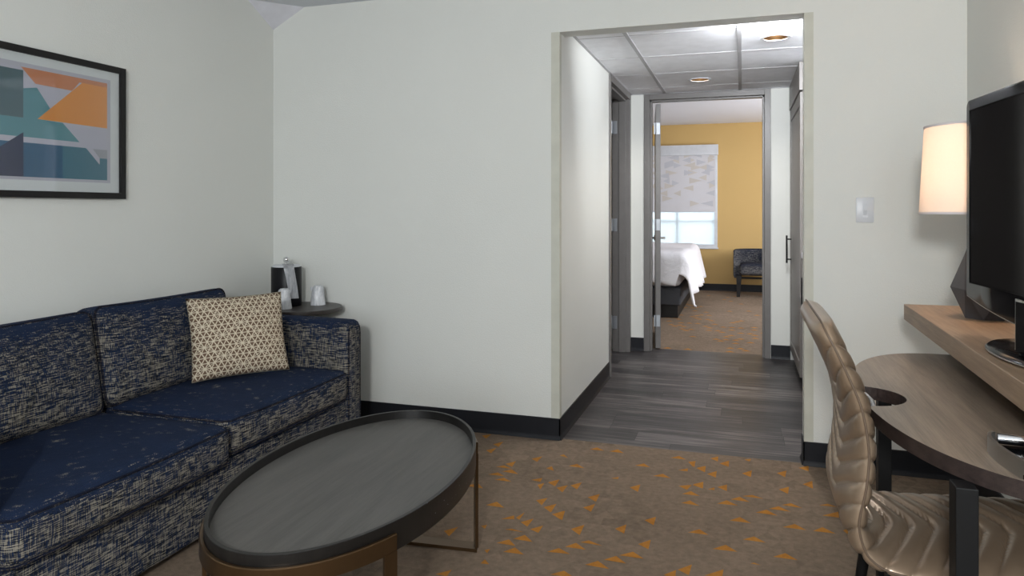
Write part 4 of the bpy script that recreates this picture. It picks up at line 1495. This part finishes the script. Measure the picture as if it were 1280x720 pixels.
sl = smooth_line(cv, 6)
bm = B()
th = 0.007
rings = []
for i, p in enumerate(sl):
    d = (sl[min(i + 1, len(sl) - 1)] - sl[max(i - 1, 0)]).normalized()
    nrm = Vector((-d.y, d.x, 0))
    if nrm.x < 0 and i < 10: nrm = nrm
    rings.append([bm.verts.new(p + nrm * s * th / 2 + Vector((0, 0, z))) for s, z in ((-1, DT), (1, DT), (1, DT + 0.034), (-1, DT + 0.034))])
for a, b in zip(rings, rings[1:]):
    for k in range(4): bm.faces.new((a[k], a[(k + 1) % 4], b[(k + 1) % 4], b[k]))
bm.faces.new(rings[0]); bm.faces.new(rings[-1][::-1])
obj('curved_band', bm, M['brushed'], cdy, 40)
bm = B(); box(bm, 0.484, 0.66, 1.50, 1.690, DT, DT + 0.010, 0.002)
obj('tray', bm, M['gloss_black'], cdy)
bm = B(); tube(bm, [(0.494, 1.686, DT + 0.024), (0.66, 1.668, DT + 0.024)], 0.0105, 24)
obj('polished_bar', bm, M['chrome'], cdy, 60)

# ------------------------------------------------------------------ desk chair
dc = thing('desk_chair', 'channel-tufted bronze leatherette chair tucked in at the desk', 'chair', (0.48, 1.985, 0))
prof = [(0.172, 0.972), (0.181, 0.951), (0.194, 0.925), (0.208, 0.895), (0.228, 0.850), (0.251, 0.79), (0.264, 0.72), (0.266, 0.668), (0.260, 0.606), (0.250, 0.555), (0.2475, 0.520), (0.256, 0.482), (0.270, 0.457),
        (0.300, 0.438), (0.350, 0.430), (0.43, 0.431), (0.52, 0.438), (0.62, 0.444), (0.70, 0.446), (0.750, 0.438), (0.772, 0.420)]
P = [Vector((x, 0, z)) for x, z in prof]
fine = []
for i in range(len(P) - 1):
    a, b, c, d = P[max(i - 1, 0)], P[i], P[i + 1], P[min(i + 2, len(P) - 1)]
    for k in range(20):
        t = k / 20
        fine.append(0.5 * ((2 * b) + (c - a) * t + (2 * a - 5 * b + 4 * c - d) * t * t + (3 * b - a - 3 * c + d) * t ** 3))
fine.append(P[-1])
acc = [0.0]
for a, b in zip(fine, fine[1:]): acc.append(acc[-1] + (b - a).length)
LT = acc[-1]


def at_s(s):
    s = max(0, min(LT, s))
    lo, hi = 0, len(acc) - 1
    while hi - lo > 1:
        m_ = (lo + hi) // 2
        if acc[m_] <= s: lo = m_
        else: hi = m_
    f = (s - acc[lo]) / max(1e-9, acc[hi] - acc[lo])
    p = fine[lo].lerp(fine[hi], f)
    a, b = fine[max(lo - 6, 0)], fine[min(hi + 6, len(fine) - 1)]
    d = (b - a).normalized()
    return p, Vector((d.z * -1, 0, d.x))      # normal: towards the front / top


CY_, HW, HT, DL, CHV, S0 = 1.985, 0.243, 0.028, 0.0525, 0.098, 0.050
bm = B()
NS = 460
LOOP = []
for k in range(44):
    f = -1 + 2 * (k + 0.5) / 44
    v = math.copysign(abs(math.sin(f * PI / 2)) ** 0.85, f)
    LOOP.append((-v, max(0.0, 1 - abs(v) ** 5) ** 0.5))
LOOP += [(-1.0, 0.0)] + [(-v, -q) for v, q in LOOP] + [(1.0, 0.0)]
NC = len(LOOP)
rings = []
seam_pts = {1: [], -1: []}
for i in range(NS + 1):
    s = LT * i / NS
    p, nrm = at_s(s)
    # rounded outer corners at both ends
    rc_ = 0.055
    sm = min(s, LT - s)
    hw = HW - (rc_ - math.sqrt(max(0, rc_ ** 2 - (rc_ - sm) ** 2)) if sm < rc_ else 0)
    bend = math.exp(-((s - 0.50) / 0.09) ** 2)
    hw -= 0.006 * bend
    endt = min(1.0, math.sqrt(max(0.0, 1 - (1 - min(sm / 0.022, 1)) ** 2))) * 0.96 + 0.04
    ring = []
    for v, q in LOOP:
        wv = abs(v)
        ph = (s - CHV * (1 - wv ** 1.1) - S0) / DL
        if ph < 0:
            bulge = 1 - 0.6 * (1 - min(1, -ph / 0.3)) ** 2 if s > 0.012 else 1.0
        else:
            fr_ = ph - math.floor(ph)
            bulge = (1 - abs(2 * fr_ - 1) ** 3.4) ** 0.75
        tt = HT * endt * (0.52 + 0.52 * bulge)
        ve = v * (hw + 0.006 * (bulge - 0.9) * wv ** 8)
        ring.append(bm.verts.new(Vector((p.x, CY_ + ve, p.z)) + nrm * q * tt))
    rings.append(ring)
    phs = (s - S0) / DL
    for sd in (1, -1):
        seam_pts[sd].append(Vector((p.x, CY_ + sd * (hw + 0.0025), p.z)))
for a, b in zip(rings, rings[1:]):
    for k in range(NC): bm.faces.new((a[k], a[(k + 1) % NC], b[(k + 1) % NC], b[k]))
bm.faces.new(rings[0][::-1]); bm.faces.new(rings[-1])
shell = obj('padded_shell', bm, M['leather'], dc, 75)
bm = B()
line = seam_pts[-1][6:-6:3] 
line2 = seam_pts[1][6:-6:3]
tube(bm, line, 0.0026, 8); tube(bm, line2, 0.0026, 8)
tp0, _ = at_s(0.0)
tube(bm, [line[0], (tp0.x, CY_ - HW + 0.05, tp0.z + 0.0015), (tp0.x, CY_ + HW - 0.05, tp0.z + 0.0015), line2[0]], 0.0026, 8)
obj('seam_piping', bm, M['stitch'], shell, 60)
for lx, ly, fx, fy in ((0.335, 1.81, 0.285, 1.775), (0.335, 2.16, 0.285, 2.195), (0.67, 1.81, 0.72, 1.775), (0.67, 2.16, 0.72, 2.195)):
    bm = B(); tube(bm, [(fx, fy, 0.0), (lx, ly, 0.395)], [0.011, 0.017], 16)
    obj('leg', bm, M['black_metal'], dc, 60)
bm = B()
box(bm, 0.31, 0.70, 1.795, 1.825, 0.384, 0.408, 0.003); box(bm, 0.31, 0.70, 2.145, 2.175, 0.384, 0.408, 0.003)
box(bm, 0.32, 0.35, 1.80, 2.17, 0.384, 0.408, 0.003); box(bm, 0.655, 0.685, 1.80, 2.17, 0.384, 0.408, 0.003)
obj('seat_frame', bm, M['black_metal'], dc)

# ------------------------------------------------------------------ bed
bed = thing('bed', 'bed with a slate fabric base seen through the bedroom door', 'bed', (-1.45, 9.25, 0))
bm = B(); box(bm, -2.24, -0.655, 8.20, 10.35, 0.145, 0.345, 0.02, 3); obj('base', bm, M['bed_fabric'], bed, 40)
bm = B(); box(bm, -2.20, -0.69, 8.24, 10.33, 0.0, 0.145, 0.004); obj('plinth', bm, M['black_wood'], bed)
bm = B(); cushion(bm, (1.58, 2.14, 0.32), r=0.07, puff=(0.004, 0.004, 0.02), n=(20, 24, 8), mtx=Matrix.Translation((-1.448, 9.28, 0.506)))
obj('mattress', bm, M['linen'], bed, 60)
# comforter: a draped sheet over the mattress, hanging at foot and side
cm = B()
NX, NY = 56, 64
X0c, X1c, Y0c, Y1c = -2.30, -0.60, 8.145, 10.1
ztop = 0.735
rd = random.Random(2)
rows = []
for i in range(NX + 1):
    row = []
    for j in range(NY + 1):
        # arc coordinates: side flap on +X, foot flap on -Y
        su = -1.72 + (1.72 + 0.52) * i / NX       # >0 hangs over the side
        sv = -0.42 + (0.42 + 1.95) * j / NY       # <0 hangs over the foot
        hem_side = 0.50 - 0.10 * max(0, sv) / 1.95
        x = X1c + (su if su < 0 else 0)
        y = Y0c + (sv if sv > 0 else 0)
        z = ztop
        def drop(t, r=0.11):
            # rounded shoulder then fall
            if t < r * PI / 2:
                a = t / r
                return r * math.sin(a), r * (1 - math.cos(a))
            return r + (t - r * PI / 2) * 0.16, r + (t - r * PI / 2) * 0.985
        ox = oy = 0
        if su > -0.0:
            o1, d1_ = drop(su)
            x = X1c - 0.06 + o1; z -= d1_; ox = su
        else:
            x = X1c - 0.06 + su
        if sv < 0:
            o2, d2_ = drop(-sv)
            y = Y0c + 0.05 - o2; oy = -sv
            z = min(z, ztop - d2_) if su <= 0 else z - d2_ * 0.62
        else:
            y = Y0c + 0.05 + sv
        # pillowy top, folds in the hanging parts
        z += 0.02 * math.sin(x * 5 + 1) * math.cos(y * 4) + 0.045 * math.exp(-((su + 0.5) / 0.45) ** 2) * (1 if sv > 0 else 0.8)
        if ox > 0.12:
            k = (ox - 0.12) / 0.4
            x += 0.030 * k * math.sin(y * 15 + 1.5 * math.sin(y * 4)); 
        if oy > 0.10:
            k = (oy - 0.10) / 0.3
            y -= 0.024 * k * math.sin(x * 17 + math.sin(x * 6))
        z = max(z, 0.17 + 0.05 * math.sin(y * 3 + 1))
        row.append(cm.verts.new((x, y, z)))
    rows.append(row)
fs = []
for i in range(NX):
    for j in range(NY):
        fs.append(cm.faces.new((rows[i][j], rows[i + 1][j], rows[i + 1][j + 1], rows[i][j + 1])))
o = obj('comforter', cm, M['linen'], smooth=180)
sm_ = o.modifiers.new('thick', 'SOLIDIFY'); sm_.thickness = 0.02; sm_.offset = -1
tag(o, 'rumpled white comforter draped over the bed', 'comforter')

# ------------------------------------------------------------------ bedroom chair
bcx, bcy = 0.225, 10.72
fc = thing('bedroom_chair', 'low barrel-back charcoal tweed chair with black legs against the ochre wall', 'chair', (bcx, bcy, 0))
bm = B()
cushion(bm, (0.52, 0.50, 0.155), r=0.04, puff=(0.004, 0.01, 0.015), n=(18, 18, 8), mtx=Matrix.Translation((bcx, bcy - 0.02, 0.385)))
obj('seat', bm, M['tweed_far'], fc, 60)
bm = B()
rings = []
NB = 48
for i in range(NB + 1):
    a = R(-12 + 204 * i / NB)
    cx_, cy_ = bcx + 0.30 * math.cos(a), bcy + 0.0 + 0.27 * math.sin(a)
    if a < 0 or a > PI: 
        cy_ = bcy + 0.27 * math.sin(a) * 3.2
    nx_, ny_ = math.cos(a), math.sin(a)
    tz = 0.655
    t_ = 0.045
    ring = [(-t_, 0.27), (t_ - 0.01, 0.26), (t_, 0.29), (t_, tz - 0.02), (t_ - 0.02, tz), (-t_ + 0.02, tz), (-t_, tz - 0.02)]
    rings.append([bm.verts.new((cx_ + nx_ * q, cy_ + ny_ * q, z)) for q, z in ring])
for a, b in zip(rings, rings[1:]):
    k = len(a)
    for i in range(k): bm.faces.new((a[i], a[(i + 1) % k], b[(i + 1) % k], b[i]))
bm.faces.new(rings[0][::-1]); bm.faces.new(rings[-1])
obj('barrel_back', bm, M['tweed_far'], fc, 60)
for sx, sy in ((-1, -1), (1, -1), (-1, 1), (1, 1)):
    lx, ly = bcx + sx * 0.265, bcy + sy * 0.22
    bm = B()
    a = [bm.verts.new((lx + p * 0.022 + sx * 0.01, ly + q * 0.022, 0)) for p, q in ((-1, -1), (1, -1), (1, 1), (-1, 1))]
    b = [bm.verts.new((lx + p * 0.036, ly + q * 0.034, 0.30)) for p, q in ((-1, -1), (1, -1), (1, 1), (-1, 1))]
    bm.faces.new(a[::-1]); bm.faces.new(b)
    for i in range(4): bm.faces.new((a[i], a[(i + 1) % 4], b[(i + 1) % 4], b[i]))
    obj('leg', bm, M['black_wood'], fc)
bm = B(); box(bm, bcx - 0.25, bcx + 0.25, bcy - 0.012, bcy + 0.012, 0.235, 0.262)
for sx in (-1, 1): box(bm, bcx + sx * 0.262 - 0.011, bcx + sx * 0.262 + 0.011, bcy - 0.2, bcy + 0.2, 0.235, 0.262)
obj('stretcher', bm, M['black_wood'], fc)
